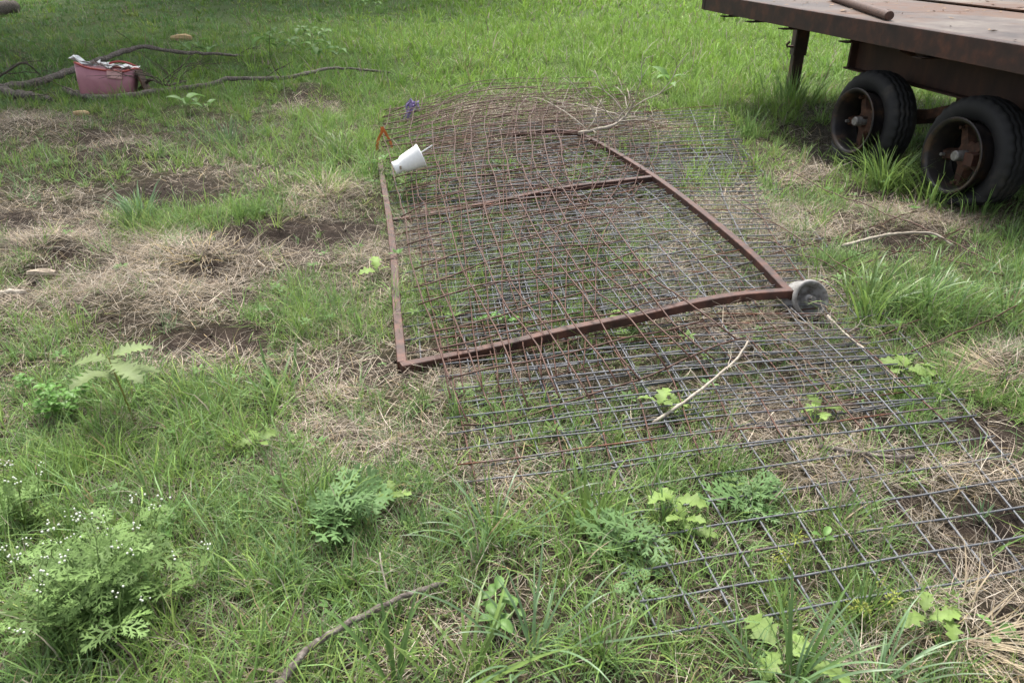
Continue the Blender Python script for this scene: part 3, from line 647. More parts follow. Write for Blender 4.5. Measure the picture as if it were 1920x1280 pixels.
# ---------------------------------------------------------------- litter: cup, tape, rag, bag
cb = at(738, 318, .235); cfar = at(786, 291, .265); cax = (cfar - cb).normalized()
cax = Vector((.90, .30, .36)).normalized(); cb = at(739, 316, .20)
cup = MB().lathe([(r_ * 1.08, h_ * .9) for r_, h_ in [(.0, .0), (.036, .0), (.039, .004), (.036, .035), (.037, .052), (.050, .075), (.0665, .20), (.070, .203), (.070, .212), (.066, .212), (.063, .2), (.046, .08), (.0, .07)]], cb, cax, 40)
cup_o = empty('foam_cup', cb, 'white foam cup tipped on its side on the rusty mesh', 'cup')
cup.build('cup_body', M['foam'], cup_o, smooth=True)
MB().tube([cb + cax * .08 + ZV * .004, cb + cax * .27 + ZV * .03], .0045, n=8).build('drinking_straw', M['paper'], cup_o)
MB().box(cb + cax * .05 + Vector((.0, -.043, -.005)), .012, .006, .022).build('smudge', M['drybrown'], cup_o)
def ribbon(mb, pts, w, seed=0, tw=.8):
    rr = random.Random(seed); vs = []; n = len(pts); a = rr.random() * 6
    for i, p in enumerate(pts):
        a += rr.uniform(-tw, tw); s_ = Vector((math.cos(a), math.sin(a) * .6, rr.uniform(-.3, .3))).normalized() * w * .5 * (1 - .4 * i / n)
        vs += [Vector(p) - s_, Vector(p) + s_]
    return mb.add(vs, [(2 * i, 2 * i + 1, 2 * i + 3, 2 * i + 2) for i in range(n - 1)])
tp = at(717, 246, .17); mb = MB()
ribbon(mb, [tp + Vector((.0, 0, .03)), tp + Vector((.0, 0, .0)), tp + Vector((-.03, -.01, -.05)), tp + Vector((-.045, -.02, -.10)), tp + Vector((-.05, 0, -.15))], .032, 1, .3)
ribbon(mb, [tp + Vector((.0, 0, .03)), tp + Vector((.025, 0, -.02)), tp + Vector((.05, .01, -.07)), tp + Vector((.065, .0, -.13))], .028, 2, .3)
tag(mb.build('flagging_tape', M['orange'], None, loc=tp - ZV * .17), 'orange flagging tape tied to the left edge of the rusty mesh', 'tape')
rg_o = at(768, 205, .12); mb = MB(); rr_ = random.Random(3)
for k in range(16):
    p = rg_o + Vector((rr_.uniform(-.06, .06), rr_.uniform(-.04, .04), .02)); pts = [p]
    top = rg_o + Vector((rr_.uniform(-.02, .09), rr_.uniform(-.02, .02), rr_.uniform(.04, .09)))
    pts += [(p + top) / 2 + Vector((rr_.uniform(-.02, .02), 0, 0)), top, top + Vector((rr_.uniform(-.05, .03), rr_.uniform(-.03, .03), -.06)), rg_o + Vector((rr_.uniform(-.12, .0), rr_.uniform(-.02, .02), rr_.uniform(-.12, -.03)))]
    ribbon(mb, pts, .016, k, .5)
tag(mb.build('purple_rag', M['purple'], None, loc=rg_o - ZV * .12), 'frayed purple rag caught on the far left of the mesh', 'rag')
# pink bag
bo = at(205, 184, 0); BR = Matrix.Rotation(math.radians(12), 3, 'Z') @ Matrix.Rotation(math.radians(8), 3, 'Y') @ Matrix.Rotation(math.radians(-6), 3, 'X')
def B(x, y, z): return bo + BR @ Vector((x, y, z))
bag = empty('pink_bag', bo, 'open pink bag with red trim full of crumpled paper by the branches', 'bag')
def ring(w_, d_, z, n=36, e=4.2, sag=0):
    out = []
    for k in range(n):
        a = 2 * math.pi * k / n; c_, s_ = math.cos(a), math.sin(a)
        x = math.copysign(abs(c_) ** (2 / e), c_) * w_ / 2; y = math.copysign(abs(s_) ** (2 / e), s_) * d_ / 2
        out.append(B(x, y, z + sag * math.cos(2 * a) + .012 * math.sin(3 * a + z * 9)))
    return out
mb = MB(); rs = [ring(.46, .26, .0), ring(.50, .29, .02), ring(.545, .32, .16), ring(.575, .335, .30, sag=.006), ring(.555, .315, .30, sag=.006), ring(.52, .28, .10), ring(.1, .1, .08)]
n = 36; mb.add([v for r in rs for v in r], [(i * n + j, i * n + (j + 1) % n, (i + 1) * n + (j + 1) % n, (i + 1) * n + j) for i in range(len(rs) - 1) for j in range(n)] + [list(range(n))[::-1]])
bod = mb.build('bag_body', M['pink'], bag, smooth=True)
rt = ring(.565, .325, .302, sag=.012); MB().tube(rt + [rt[0], rt[1]], .011, n=6).build('rim_trim', M['red'], bag, smooth=True)
mb = MB(); pts = [B(-.05 + .32 * k / 14, .160 - .02 * math.sin(k / 14 * 3.14), .30 + .062 * math.sin(math.pi * k / 14) ** .7) for k in range(15)]
mb.tube(pts, .01, n=6); mb.build('handle', M['red'], bag, smooth=True)
fp = MB().box(B(.10, -.168, .245), .14, .03, .075, BR); fo = fp.build('flap_tab', M['pinkpale'], bag, bevel=.01)
MB().tube([B(.025, -.185, .288), B(.175, -.185, .288)], .007, n=6).build('tab_trim', M['red'], fo)
mb = MB().add([B(.28, -.14, .30), B(.28, .14, .30), B(.40, .14, .02), B(.40, -.12, .02), B(.295, -.14, .305), B(.295, .14, .305), B(.42, .14, .025), B(.42, -.12, .025)], [(0, 1, 2, 3), (7, 6, 5, 4), (0, 4, 5, 1), (1, 5, 6, 2), (2, 6, 7, 3), (3, 7, 4, 0)])
mb.build('side_lid', M['hub'], bag, bevel=.004)
rr_ = random.Random(8)
PAPERS = ['leftmost white paper scrap curling up out of the pink bag', 'folded grey paper sheet next to the leftmost scrap in the bag', 'white paper scrap left of the middle of the bag opening', 'crumpled white paper right of the middle of the bag opening', 'white paper scrap behind the pale tab of the bag', 'rightmost paper scrap in the pink bag opening']
for k in range(6):
    mb = MB(); c0 = B(-.23 + .088 * k, rr_.uniform(-.08, .1), .305 + rr_.uniform(-.01, .025)); vs = []
    for i in range(4):
        for j in range(3): vs.append(c0 + Vector(((i - 1.5) * .06 + rr_.uniform(-.012, .012), (j - 1) * .05 + rr_.uniform(-.01, .01), rr_.uniform(-.025, .03) + (.03 * (2 - i) if k == 0 else 0))))
    mb.add(vs, [(i * 3 + j, i * 3 + j + 1, i * 3 + j + 4, i * 3 + j + 3) for i in range(3) for j in range(2)])
    tag(mb.build('paper_scrap', M['paper'], None, loc=c0), PAPERS[k], 'paper', 'paper scraps in the pink bag')

# ---------------------------------------------------------------- branches, sticks, wood
def knobbly(pts, r0, r1, n, seed, bump_=.18):
    P = smooth_path(pts, n); rr = np.random.default_rng(seed); rad = np.linspace(r0, r1, n) * (1 + bump_ * (rr.random(n) - .5) * 2)
    P += rr.normal(0, r0 * .12, P.shape); return P, list(rad)
def twigs(th, P, rad, k, length, seed, r=.006, mat=None):
    rr = random.Random(seed)
    for _ in range(k):
        mb = MB()
        i = rr.randrange(2, len(P) - 1); p = Vector(P[i]); a = rr.uniform(0, 6.28); d = Vector((math.cos(a), math.sin(a) * .6, rr.uniform(.2, .9))).normalized(); pts = [p]
        L = length * rr.uniform(.4, 1)
        for s_ in range(5):
            d = (d + Vector((rr.uniform(-.5, .5), rr.uniform(-.5, .5), rr.uniform(-.45, .3)))).normalized(); pts.append(pts[-1] + d * L / 5)
            if s_ in (1, 2, 3) and rr.random() < .7:
                d2 = (d + Vector((rr.uniform(-1, 1), rr.uniform(-1, 1), rr.uniform(-.2, .6)))).normalized(); q_ = pts[-1]
                mb.tube([q_, q_ + d2 * L * .16, q_ + (d2 + Vector((rr.uniform(-.4, .4), 0, rr.uniform(-.3, .3)))) * L * .3], [r * .55, r * .4, r * .2], n=4)
        mb.tube(pts, list(np.linspace(r, r * .3, 6)), n=4); mb.build('twig', mat, th, smooth=True)
def branch(name, label, pts, r0, r1, n, seed, mat, tw=0, tl=.5, cat='branch', group=None, trr=.006):
    th = empty(name, at(*pts[0][:2]), label, cat, group); P, rad = knobbly(pts, r0, r1, n, seed)
    MB().tube(P, rad, n=10).build('limb', mat, th, smooth=True)
    if tw: twigs(th, P, rad, tw, tl, seed, trr, M['dry'] if mat is M['dry'] else M['twig'])
    return th
BR_G = 'fallen branches round the pink bag'
branch('fallen_branch', 'long grey fallen branch arching up behind the pink bag', [(-25, 168, .06), (60, 156, .08), (130, 133, .14), (200, 108, .20), (265, 88, .25), (330, 97, .19), (400, 101, .12), (455, 105, .03)],   .043, .015, 46, 1, M['bark'], 3, .5, group=BR_G)
branch('fallen_branch', 'grey fallen branch lying in front of the pink bag and running right', [(120, 168, .05), (150, 178, .05), (190, 184, .05), (250, 178, .06), (320, 169, .07), (390, 160, .08), (430, 148, .10), (500, 147, .09), (560, 143, .09), (620, 128, .12), (680, 131, .08), (740, 139, .02)], .036, .011, 56, 2, M['bark'], 4, .7, group=BR_G)
branch('fallen_branch', 'thick broken branch end entering from the left edge', [(-25, 166, .06), (30, 176, .06), (60, 180, .05), (95, 187, .03)], .06, .03, 22, 3, M['bark'], 3, .5, group=BR_G)
branch('dead_twigs', 'tangle of thin dark twigs right of the pink bag', [(262, 168, .06), (282, 150, .16), (310, 160, .15), (350, 152, .10)], .016, .006, 16, 4, M['twig'], 12, .9, 'twigs', trr=.0055)
branch('dead_twigs', 'thin dark twigs rising at the left edge above the branches', [(-10, 150, .05), (20, 130, .25), (45, 118, .4), (75, 140, .1)], .012, .006, 16, 6, M['twig'], 5, .7, 'twigs', trr=.0055)
branch('fallen_log', 'cut grey log at the top left corner of the field', [(-60, 22, .12), (-20, 18, .14), (28, 14, .13)], .15, .13, 14, 7, M['bark'], 0, cat='log')
branch('fallen_stick', 'bark-covered stick in the grass at the bottom centre', [(515, 1290, .05), (580, 1215, .055), (640, 1175, .06), (700, 1145, .06), (745, 1122, .055), (800, 1102, .04), (840, 1090, .02)], .0095, .007, 34, 8, M['bark'], 0, cat='stick')
branch('fallen_stick', 'grey stick under the wires at the right edge of the pile', [(1535, 838, .02), (1590, 845, .03), (1650, 855, .03), (1714, 856, .03)], .009, .007, 16, 9, M['bark'], 0, cat='stick')
branch('fallen_stick', 'pale weathered stick at the left edge beside the straw mound', [(-20, 552, .03), (20, 548, .03), (46, 547, .02)], .017, .012, 12, 10, M['dry'], 0, cat='stick')
branch('dry_stalk', 'long bleached stalk lying over the wires below the roller wheel', [(1225, 792, .04), (1290, 748, .08), (1345, 705, .11), (1385, 668, .14), (1402, 640, .18)], .0065, .004, 24, 11, M['dry'], 4, .16, cat='stalk', trr=.0025)
branch('dry_stalk', 'bleached forked branch on the far right of the mesh pile', [(1085, 250, .12), (1120, 243, .14), (1150, 235, .16), (1175, 215, .22), (1190, 190, .34)], .017, .005, 22, 12, M['dry'], 14, .7, cat='stalk', trr=.006)
branch('dry_stalk', 'pale arched dry stalk over the bare soil below the tyres', [(1580, 462, .05), (1640, 445, .08), (1700, 437, .10), (1750, 438, .09), (1790, 462, .02)], .009, .006, 22, 13, M['dry'], 0, cat='stalk')
branch('dry_stalk', 'small white forked twig standing by the bottom stick', [(728, 1118, .01), (722, 1090, .03), (715, 1060, .06), (712, 1035, .08)], .003, .0018, 10, 14, M['dry'], 5, .09, cat='stalk', trr=.0018)
branch('dry_stalk', 'thin bleached stalk along the right edge of the grey panel', [(1552, 592, .08), (1590, 630, .09), (1640, 670, .09), (1690, 720, .06)], .005, .003, 18, 15, M['dry'], 3, .2, cat='stalk', trr=.0025)
for (px, py, lab) in ((340, 71, 'split wood chunk in the far grass behind the branches'), (152, 212, 'small orange-brown wood chip below the pink bag'), (78, 512, 'dry curled bark piece on the left straw mound')):
    p = at(px, py, .04); mb = MB(); rr_ = random.Random(px); L = .16 if py < 100 else .07
    ringp = lambda x, r: [p + Vector((x, r * math.cos(a) * rr_.uniform(.7, 1.1), r * math.sin(a) * rr_.uniform(.7, 1.1))) for a in [k * math.pi / 4 for k in range(8)]]
    R_ = [ringp(-L, L * .2), ringp(-L * .3, L * .38), ringp(L * .5, L * .36), ringp(L, L * .22)]
    mb.add([v for r in R_ for v in r], [(i * 8 + j, i * 8 + (j + 1) % 8, i * 8 + 8 + (j + 1) % 8, i * 8 + 8 + j) for i in range(3) for j in range(8)] + [list(range(8)), [24 + j for j in range(8)]])
    tag(mb.build('wood_chip', M['wood'] if py < 300 else M['drybrown'], None, loc=p - ZV * .04), lab, 'wood chip')
mbs = MB(); rr_ = np.random.default_rng(55)                 # dead seed stalks and twiglets caught in the mesh
for (cx, cy, sx, sy, n_, L) in ((1500, 615, 90, 40, 80, .15), (1420, 590, 60, 25, 60, .12), (1230, 560, 200, 90, 40, .14), (1150, 225, 70, 30, 50, .35), (1480, 740, 120, 50, 50, .14), (960, 225, 130, 30, 90, .25), (940, 390, 40, 20, 40, .12), (1560, 700, 80, 50, 50, .14)):
    for _ in range(n_):
        px, py = rr_.normal(cx, sx), rr_.normal(cy, sy * .7); p = at(px, py, rr_.uniform(.03, .14)); a = rr_.uniform(0, 6.28); d = Vector((math.cos(a), math.sin(a), rr_.uniform(-.15, .3))); l = L * rr_.uniform(.4, 1.2)
        k_ = Vector(rr_.normal(0, .12, 3)); mbs.tube([p, p + (d + k_) * l * .5, p + d * l], [.0012, .0010, .0006], n=3)
tag(mbs.build('dry_twiglets', M['drybrown']), 'bleached dry twiglets and seed stalks caught in the wire mesh', 'twigs', kind='stuff')

# ---------------------------------------------------------------- weeds
def leaf_mesh(name, L, W, rows=12, shape=1.0, lobes=0, depth=0.0, droop=.25, fold=.25, seed=0, petiole=.0, wavy=.0):
    rr = random.Random(seed); vs = []; n = rows
    for i in range(n + 1):
        t = i / n; x = L * t
        w_ = W * (math.sin(math.pi * min(1, t ** shape)) ** .75 if 0 < t < 1 else 0.0)
        zc = -droop * L * t * t + .06 * L * math.sin(t * 3)
        lw = rw = w_
        if lobes:
            f = abs(((t * lobes) % 1) * 2 - 1); lw *= 1 - depth * (1 - f) + rr.uniform(-.22, .16); rw *= 1 - depth * (1 - abs((((t + .06) * lobes) % 1) * 2 - 1)) + rr.uniform(-.22, .16)
        wz = wavy * L * math.sin(t * 17 + seed)
        vs += [(x + lw * .25, lw, zc + fold * lw + wz), (x + lw * .1, lw * .5, zc + fold * lw * .35), (x, 0, zc), (x + rw * .1, -rw * .5, zc + fold * rw * .35), (x + rw * .25, -rw, zc + fold * rw - wz)]
    fs = [(i * 5 + j, i * 5 + 5 + j, i * 5 + 6 + j, i * 5 + 1 + j) for i in range(n) for j in range(4)]
    if petiole:
        vs = [(x + petiole, y, z) for x, y, z in vs]; k = len(vs); r = .012 * L
        vs += [(0, r, 0), (0, -r, 0), (petiole + .02 * L, -r, 0), (petiole + .02 * L, r, 0)]; fs.append((k, k + 1, k + 2, k + 3))
    me = bpy.data.meshes.new(name); me.from_pydata(vs, [], fs); me.update(); me.polygons.foreach_set('use_smooth', [True] * len(fs)); return me
def fern_mesh(name, L, W, pairs=6, seed=0, droop=.3):
    """deeply cut leaf: rachis with toothed lobes in pairs"""
    rr = random.Random(seed); vs, fs = [], []
    def cen(t): return Vector((L * t, 0, .10 * L * math.sin(t * 2.6) - droop * L * t * t))
    def strip(p, d, n_, w_, k=4, tip=0.0):
        b_ = len(vs)
        for i in range(k + 1):
            t = i / k; ww = w_ * (math.sin(math.pi * (.22 + .78 * t)) + tip) if i < k else 0.0005
            q = p + d * t + ZV * (-.12 * d.length * t * t); vs.append(tuple(q + n_ * ww)); vs.append(tuple(q - n_ * ww))
        for i in range(k): fs.append((b_ + 2 * i, b_ + 2 * i + 1, b_ + 2 * i + 3, b_ + 2 * i + 2))
    b0 = len(vs)
    for i in range(8):
        t = i / 7; ww = W * .07 * (1.3 - t); q = cen(t); vs += [(q.x, ww, q.z), (q.x, -ww, q.z)]
    for i in range(7): fs.append((b0 + 2 * i, b0 + 2 * i + 1, b0 + 2 * i + 3, b0 + 2 * i + 2))
    for k in range(pairs):
        t = .16 + .76 * k / (pairs - 1); ll = W * (.55 + .6 * math.sin(math.pi * (.15 + .75 * t))) * (1 if k < pairs - 1 else .6)
        for s_ in (-1, 1):
            ang = math.radians(58 - 26 * t + rr.uniform(-7, 7)); d = Vector((math.cos(ang), math.sin(ang) * s_, rr.uniform(.0, .15))) * ll; n_ = Vector((-math.sin(ang) * s_, math.cos(ang), 0)) if s_ > 0 else Vector((math.sin(ang), math.cos(ang), 0)).normalized()
            p = cen(t); strip(p, d, n_, W * .088)
            for f_, a2 in ((.38, .75), (.45, -.75), (.68, .6), (.72, -.6)):
                d2 = Matrix.Rotation(a2, 3, 'Z') @ d; strip(p + d * f_ - ZV * .02 * ll, d2 * .50 * (1.25 - f_), (Matrix.Rotation(a2, 3, 'Z') @ n_), W * .062, 3)
    strip(cen(.95), Vector((L * .16, 0, -.05 * L)), Vector((0, 1, 0)), W * .12)
    me = bpy.data.meshes.new(name); me.from_pydata(vs, [], fs); me.update(); me.polygons.foreach_set('use_smooth', [True] * len(fs)); return me
def place_leaf(parent, me, p, az, pitch, scale, mat, roll=0.0, name='leaf'):
    if not me.materials: me.materials.append(mat)
    o = bpy.data.objects.new(name, me); COL.objects.link(o); o.parent = parent; o.location = Vector(p) - base_of(parent)
    o.rotation_euler = (Matrix.Rotation(az, 3, 'Z') @ Matrix.Rotation(-pitch, 3, 'Y') @ Matrix.Rotation(roll, 3, 'X')).to_euler(); o.scale = (scale,) * 3
    return o
FERN = [fern_mesh('ragweed_leaf', .125, .060, 4, k, .10 + .1 * k) for k in range(4)]
FERNB = [fern_mesh('blue_ragweed_leaf', .125, .060, 4, k + 9, .10 + .1 * k) for k in range(4)]
def floret_cluster(parent, p, n, spread, rr):
    mb = MB()
    for _ in range(n):
        q = p + Vector((rr.gauss(0, spread), rr.gauss(0, spread), rr.gauss(0, spread * .5))); r = rr.uniform(.0016, .0030)
        mb.lathe([(.0002, r * .9), (r * .75, r * .65), (r, 0), (r * .7, -r * .7), (.0002, -r)], q, (0, 0, 1), 7)
        mb.tube([q - ZV * r, p - ZV * (spread * 2 + .006)], .0005, n=3, mi=1)
    mb.build('flower_cluster', [M['floret'], M['stemg']], parent, smooth=True)
def ragweed(label, px, py, height, radius, nstem, nleaf, scale, seed, mat='ragweed', meshes=FERN, flowers=0, group='ragweed plants'):
    rr = random.Random(seed); b = at(px, py); th = empty('ragweed_plant', b, label, 'weed', group)
    for s_ in range(nstem):
        a = s_ * 2.4 + rr.uniform(-.4, .4); ro = radius * (0.15 + .85 * (s_ + .5) / nstem) * rr.uniform(.75, 1.1) if nstem > 1 else radius * .1
        top = b + Vector((math.cos(a) * ro, math.sin(a) * ro, height * rr.uniform(.65, 1.0) * (1 - .35 * ro / max(radius, .01))))
        mid = b + (top - b) * .5 + Vector((math.cos(a) * ro * .12, math.sin(a) * ro * .12, .0)); pts = [b, (b + mid) / 2, mid, (mid + top) / 2 + ZV * .005, top]
        MB().tube(pts, list(np.linspace(.0035, .0014, 5)), n=5).build('stem', M['stemg'], th, smooth=True)
        k = nleaf // nstem
        for i in range(k):
            t = (i + .6) / k; p = Vector(hermite([0, .25, .5, .75, 1], np.array([list(q) for q in pts]), np.array([t]))[0])
            place_leaf(th, meshes[rr.randrange(4)], p, a + i * 2.4 + rr.uniform(-.5, .5), rr.uniform(-.15, .75), scale * rr.uniform(.65, 1.15) * (1.15 - .5 * t), M[mat], rr.uniform(-.4, .4))
        if flowers and s_ % 3 != 2:
            for f_ in range(flowers):
                d = Vector((rr.gauss(0, .026), rr.gauss(0, .026), rr.uniform(.02, .085))); q = top + d
                MB().tube([top - ZV * .01, top + d * .5 + Vector((rr.gauss(0, .004), 0, 0)), q], [.0013, .001, .0008], n=4).build('flower_stalk', M['stemg'], th)
                floret_cluster(th, q, rr.randint(3, 6), .0095, rr)
    return th
ragweed('large bushy ragweed with tiny white flowers at the lower left', 205, 1165, .30, .23, 22, 210, .74, 1, flowers=2)
ragweed('smaller flowering ragweed at the left edge beyond the large bushy one', 45, 985, .20, .07, 4, 22, .7, 2, flowers=2)
ragweed('feathery blue-green ragweed growing alone left of the bottom centre', 655, 985, .13, .05, 3, 18, 1.15, 3, 'ragblue', FERNB)
ragweed('feathery ragweed beside the lowest grey panel edge, below the holed leaves', 1185, 1035, .10, .05, 2, 12, 1.1, 4, 'ragblue', FERNB)
ragweed('feathery ragweed growing up through the lowest grey panel', 1400, 945, .08, .075, 3, 15, 1.0, 5, 'ragblue', FERNB)
ragweed('small ragweed seedling in the grass left of the sedge clump', 1195, 1115, .06, .04, 2, 9, .6, 6, 'ragblue', FERNB)
ragweed('small ragweed sprig inside the gate near its bottom rail', 1190, 640, .06, .035, 2, 9, .55, 7)
ragweed('tiny ragweed sprig just outside the near gate rail', 885, 745, .05, .03, 2, 8, .5, 8)
LOBED = [leaf_mesh('lobed_leaf', .10, .036, 34, .8, 3.6, .5, .15 + .1 * k, .12, k, .01, .02) for k in range(3)]
PALE = [leaf_mesh('toothed_leaf', .155, .048, 48, .85, 7.5, .60, .10 + .12 * k, .15, k + 4, .01, .015) for k in range(3)]
OVAL = [leaf_mesh('oval_leaf', .055, .0165, 10, .9, 0, 0, .1 + .15 * k, .3, k, .008) for k in range(3)]
ROUND = [leaf_mesh('round_leaflet', .026, .0115, 8, .75, 0, 0, .05 + .15 * k, .25, k, .0) for k in range(3)]
BROAD = [leaf_mesh('broad_leaf', .13, .03, 12, .9, 0, 0, .3 + .1 * k, .3, k, .01) for k in range(3)]
def leafy(name, label, px, py, stems, meshes, mat, stem='stemg', seed=0, group=None, cat='weed', sr=.002):
    """stems: (dx, dy, height, leaves, scale, pitch range) from the base"""
    rr = random.Random(seed); b = at(px, py); th = empty(name, b, label, cat, group)
    for (dx, dy, h, n, sc_, p0, p1) in stems:
        top = b + Vector((dx, dy, h)); MB().tube([b + Vector((dx * .1, dy * .1, 0)), b + Vector((dx * .6, dy * .5, h * .55)), top], [sr * 1.4, sr * 1.1, sr * .7], n=5).build('stem', M[stem], th, smooth=True)
        a0 = rr.random() * 6
        for i in range(n):
            t = 1 - .45 * (i / max(n, 1)) ** 1.5; place_leaf(th, meshes[rr.randrange(len(meshes))], b + Vector((dx * t, dy * t, h * t)), a0 + i * 2.4 + rr.uniform(-.3, .3), rr.uniform(p0, p1), sc_ * rr.uniform(.75, 1.15), M[mat], rr.uniform(-.35, .35))
    return th
leafy('thistle_plant', 'pale thistle-like weed with jagged leaves on an ochre stem at the left', 257, 795, [(-.035, .0, .27, 7, .95, -.25, .25)], PALE, 'pale', 'stemy', 1, sr=.0032)
leafy('clover_plant', 'bright green clump of rounded leaflets left of the thistle-like weed', 125, 790, [(random.Random(k).uniform(-.085, .075), random.Random(k + 50).uniform(-.07, .08), .07 + .08 * random.Random(k + 90).random(), 3, 1.0, -.1, .5) for k in range(34)], ROUND, 'clover', seed=2, sr=.001)
leafy('clover_plant', 'small sprig of rounded leaflets at the left above the bright clump', 48, 742, [(0, 0, .08, 5, 1.1, 0, .4), (.03, .01, .06, 4, 1, 0, .4)], ROUND, 'clover', seed=3, sr=.001)
leafy('clover_plant', 'small sprig of rounded leaflets inside the gate', 930, 615, [(0, 0, .07, 5, .95, 0, .4), (.04, .02, .05, 4, .9, 0, .4), (-.04, .02, .05, 4, .9, 0, .4), (.09, .0, .05, 4, .9, 0, .4)], ROUND, 'oval', seed=4, sr=.001)
leafy('holed_leaf_weed', 'yellow-green weed with insect-eaten leaves right of the bottom centre', 1275, 1000, [(-.01, .09, .06, 3, .78, .1, .6), (.01, .01, .05, 3, .75, .1, .6), (.03, -.02, .02, 2, .55, .1, .5)], LOBED, 'lobed', seed=5)
leafy('oval_leaf_weed', 'low weed with paired oval leaves at the bottom centre', 932, 1195, [(.0, .0, .07, 8, .8, .0, .5), (-.005, .09, .06, 7, .75, .0, .5), (.045, .05, .05, 4, .6, .1, .5)], OVAL, 'oval', seed=6)
leafy('lobed_leaf_weed', 'broad lobed yellow-green leaves at the bottom right edge', 1475, 1262, [(-.02, .03, .05, 3, 1.05, -.1, .3), (.035, -.01, .04, 2, .9, -.1, .3)], LOBED, 'lobed', seed=7)
leafy('lobed_leaf_weed', 'small lobed weed with a thin stem in the lower right straw', 1745, 1195, [(-.02, .02, .06, 3, .8, 0, .5), (.04, .02, .05, 2, .6, 0, .4)], LOBED, 'lobed', seed=8)
leafy('lobed_leaf_weed', 'lobed weed right of the grey panel edge, above the soil', 1692, 712, [(0, 0, .06, 5, .95, 0, .5), (.04, .03, .05, 2, .8, 0, .4)], LOBED, 'lobed', seed=9)
leafy('lobed_leaf_weed', 'lobed weed poking up through the middle of the grey panels', 1545, 795, [(-.01, .02, .06, 4, .8, .1, .6)], LOBED, 'lobed', seed=10)
leafy('lobed_leaf_weed', 'lobed weed climbing over the near gate rail', 1178, 618, [(0, 0, .07, 4, .75, 0, .5)], LOBED, 'lobed', seed=11)
leafy('lobed_leaf_weed', 'pale lobed weed between the wires left of the long bleached stalk', 1232, 782, [(0, 0, .06, 3, .75, .2, .8), (.06, .0, .05, 3, .7, .1, .5)], LOBED, 'lobed', seed=12)
leafy('lobed_leaf_weed', 'lobed leaf seedling outside the left gate rail', 708, 525, [(0, 0, .05, 3, .8, .2, .8)], LOBED, 'lobed', seed=13)
leafy('oval_leaf_weed', 'seedling with two upright oval leaves inside the sedge area', 1538, 1030, [(0, 0, .045, 3, .75, .3, .9)], OVAL, 'oval', seed=14)
leafy('oval_leaf_weed', 'oval seedling leaves on bare soil at the lower right corner', 1862, 1200, [(0, 0, .03, 4, .8, .0, .4)], OVAL, 'oval', seed=15)
leafy('oval_leaf_weed', 'bright oval leaves right under the white cup', 722, 330, [(0, 0, .12, 4, 1.4, .2, .8)], OVAL, 'clover', seed=16)
leafy('broad_leaf_weed', 'broad green leaves in front of the nearer tyre', 1770, 392, [(.0, .0, .08, 4, .9, .2, .9), (-.08, -.03, .03, 4, .6, .0, .4)], BROAD, 'oval', seed=17)
leafy('broad_leaf_weed', 'pale broad upright leaves in the left middle distance', 352, 216, [(0, 0, .12, 4, 1.4, .3, .9), (.2, .05, .08, 3, 1.1, .3, .8)], BROAD, 'ragblue', seed=18)
leafy('broad_leaf_weed', 'broad upright leaf in the lush grass above the mesh pile', 1252, 185, [(0, 0, .18, 4, 1.5, .5, 1.1)], BROAD, 'oval', seed=19)
leafy('lobed_leaf_weed', 'yellow-green weed just left of the white dry twig', 735, 950, [(0, 0, .05, 4, .6, .1, .6)], LOBED, 'lobed', seed=20)
leafy('lobed_leaf_weed', 'yellow lobed weed in the straw left of the grey panels', 488, 850, [(0, 0, .05, 5, .7, .0, .5)], LOBED, 'lobed', seed=21)
FW_G = 'leafy weeds in the far grass'
for k, (px, py, lab, h, n) in enumerate([(520, 112, 'low leafy weed at the far end of the long branches', .3, 16), (585, 92, 'leafy weed behind the end of the right branch', .3, 14), (612, 128, 'broad leafy weed where the right branch bends', .28, 14), (30, 100, 'yellowish leafy weed at the far left', .2, 8), (690, 30, 'leafy weed in the far grass at top centre', .3, 12), (370, 118, 'leafy weed under the tip of the arching branch', .22, 12)]):
    leafy('leafy_weed', lab, px, py, [(-.15, 0, h, n // 2, 1.3, -.1, .5), (.18, .1, h * .8, n // 2, 1.2, -.1, .5), (.0, .1, h * 1.1, n // 3, 1.2, -.1, .5)], BROAD, 'clover' if k % 2 else 'oval', seed=30 + k, group=FW_G)

# ---------------------------------------------------------------- distinct grass tufts, blade by blade
def blade_obj_mesh(L, w_, t0, t1, S=9, fold=.22, seed=0):
    rr = random.Random(seed); vs = []; p = Vector((0, 0, 0)); yaw = 0
    for i in range(S + 1):
        t = i / S; th = t0 + (t1 - t0) * t ** 1.35; ww = w_ * .5 * (1 - t ** 2.6) * (.7 + .3 * min(1, t * 4)); up_ = Vector((-math.cos(th), 0, math.sin(th)))
        vs += [p + Vector((0, ww, 0)) + up_ * fold * ww, p, p + Vector((0, -ww, 0)) + up_ * fold * ww]
        yaw += rr.uniform(-.05, .05); p = p + Vector((math.sin(th) * math.cos(yaw), math.sin(th) * math.sin(yaw), math.cos(th))) * (L / S)
    fs = [(i * 3 + j, i * 3 + j + 1, i * 3 + 4 + j, i * 3 + 3 + j) for i in range(S) for j in range(2)]
    me = bpy.data.meshes.new('grass_blade'); me.from_pydata([tuple(v) for v in vs], [], fs); me.update(); me.polygons.foreach_set('use_smooth', [True] * len(fs)); return me
M['blade_y'] = foliage('yellow_green_blade', .38, .42, .4, (.155, .235, .060)); M['blade_b'] = foliage('blue_green_blade', .35, .40, .45, (.125, .205, .095)); M['blade_g'] = foliage('mid_green_blade', .38, .42, .4, (.12, .205, .062)); M['blade_s'] = foliage('straw_blade', .2, .7, .2, (.33, .27, .185)); M['blade_o'] = foliage('golden_straw_blade', .2, .7, .2, (.36, .27, .12))
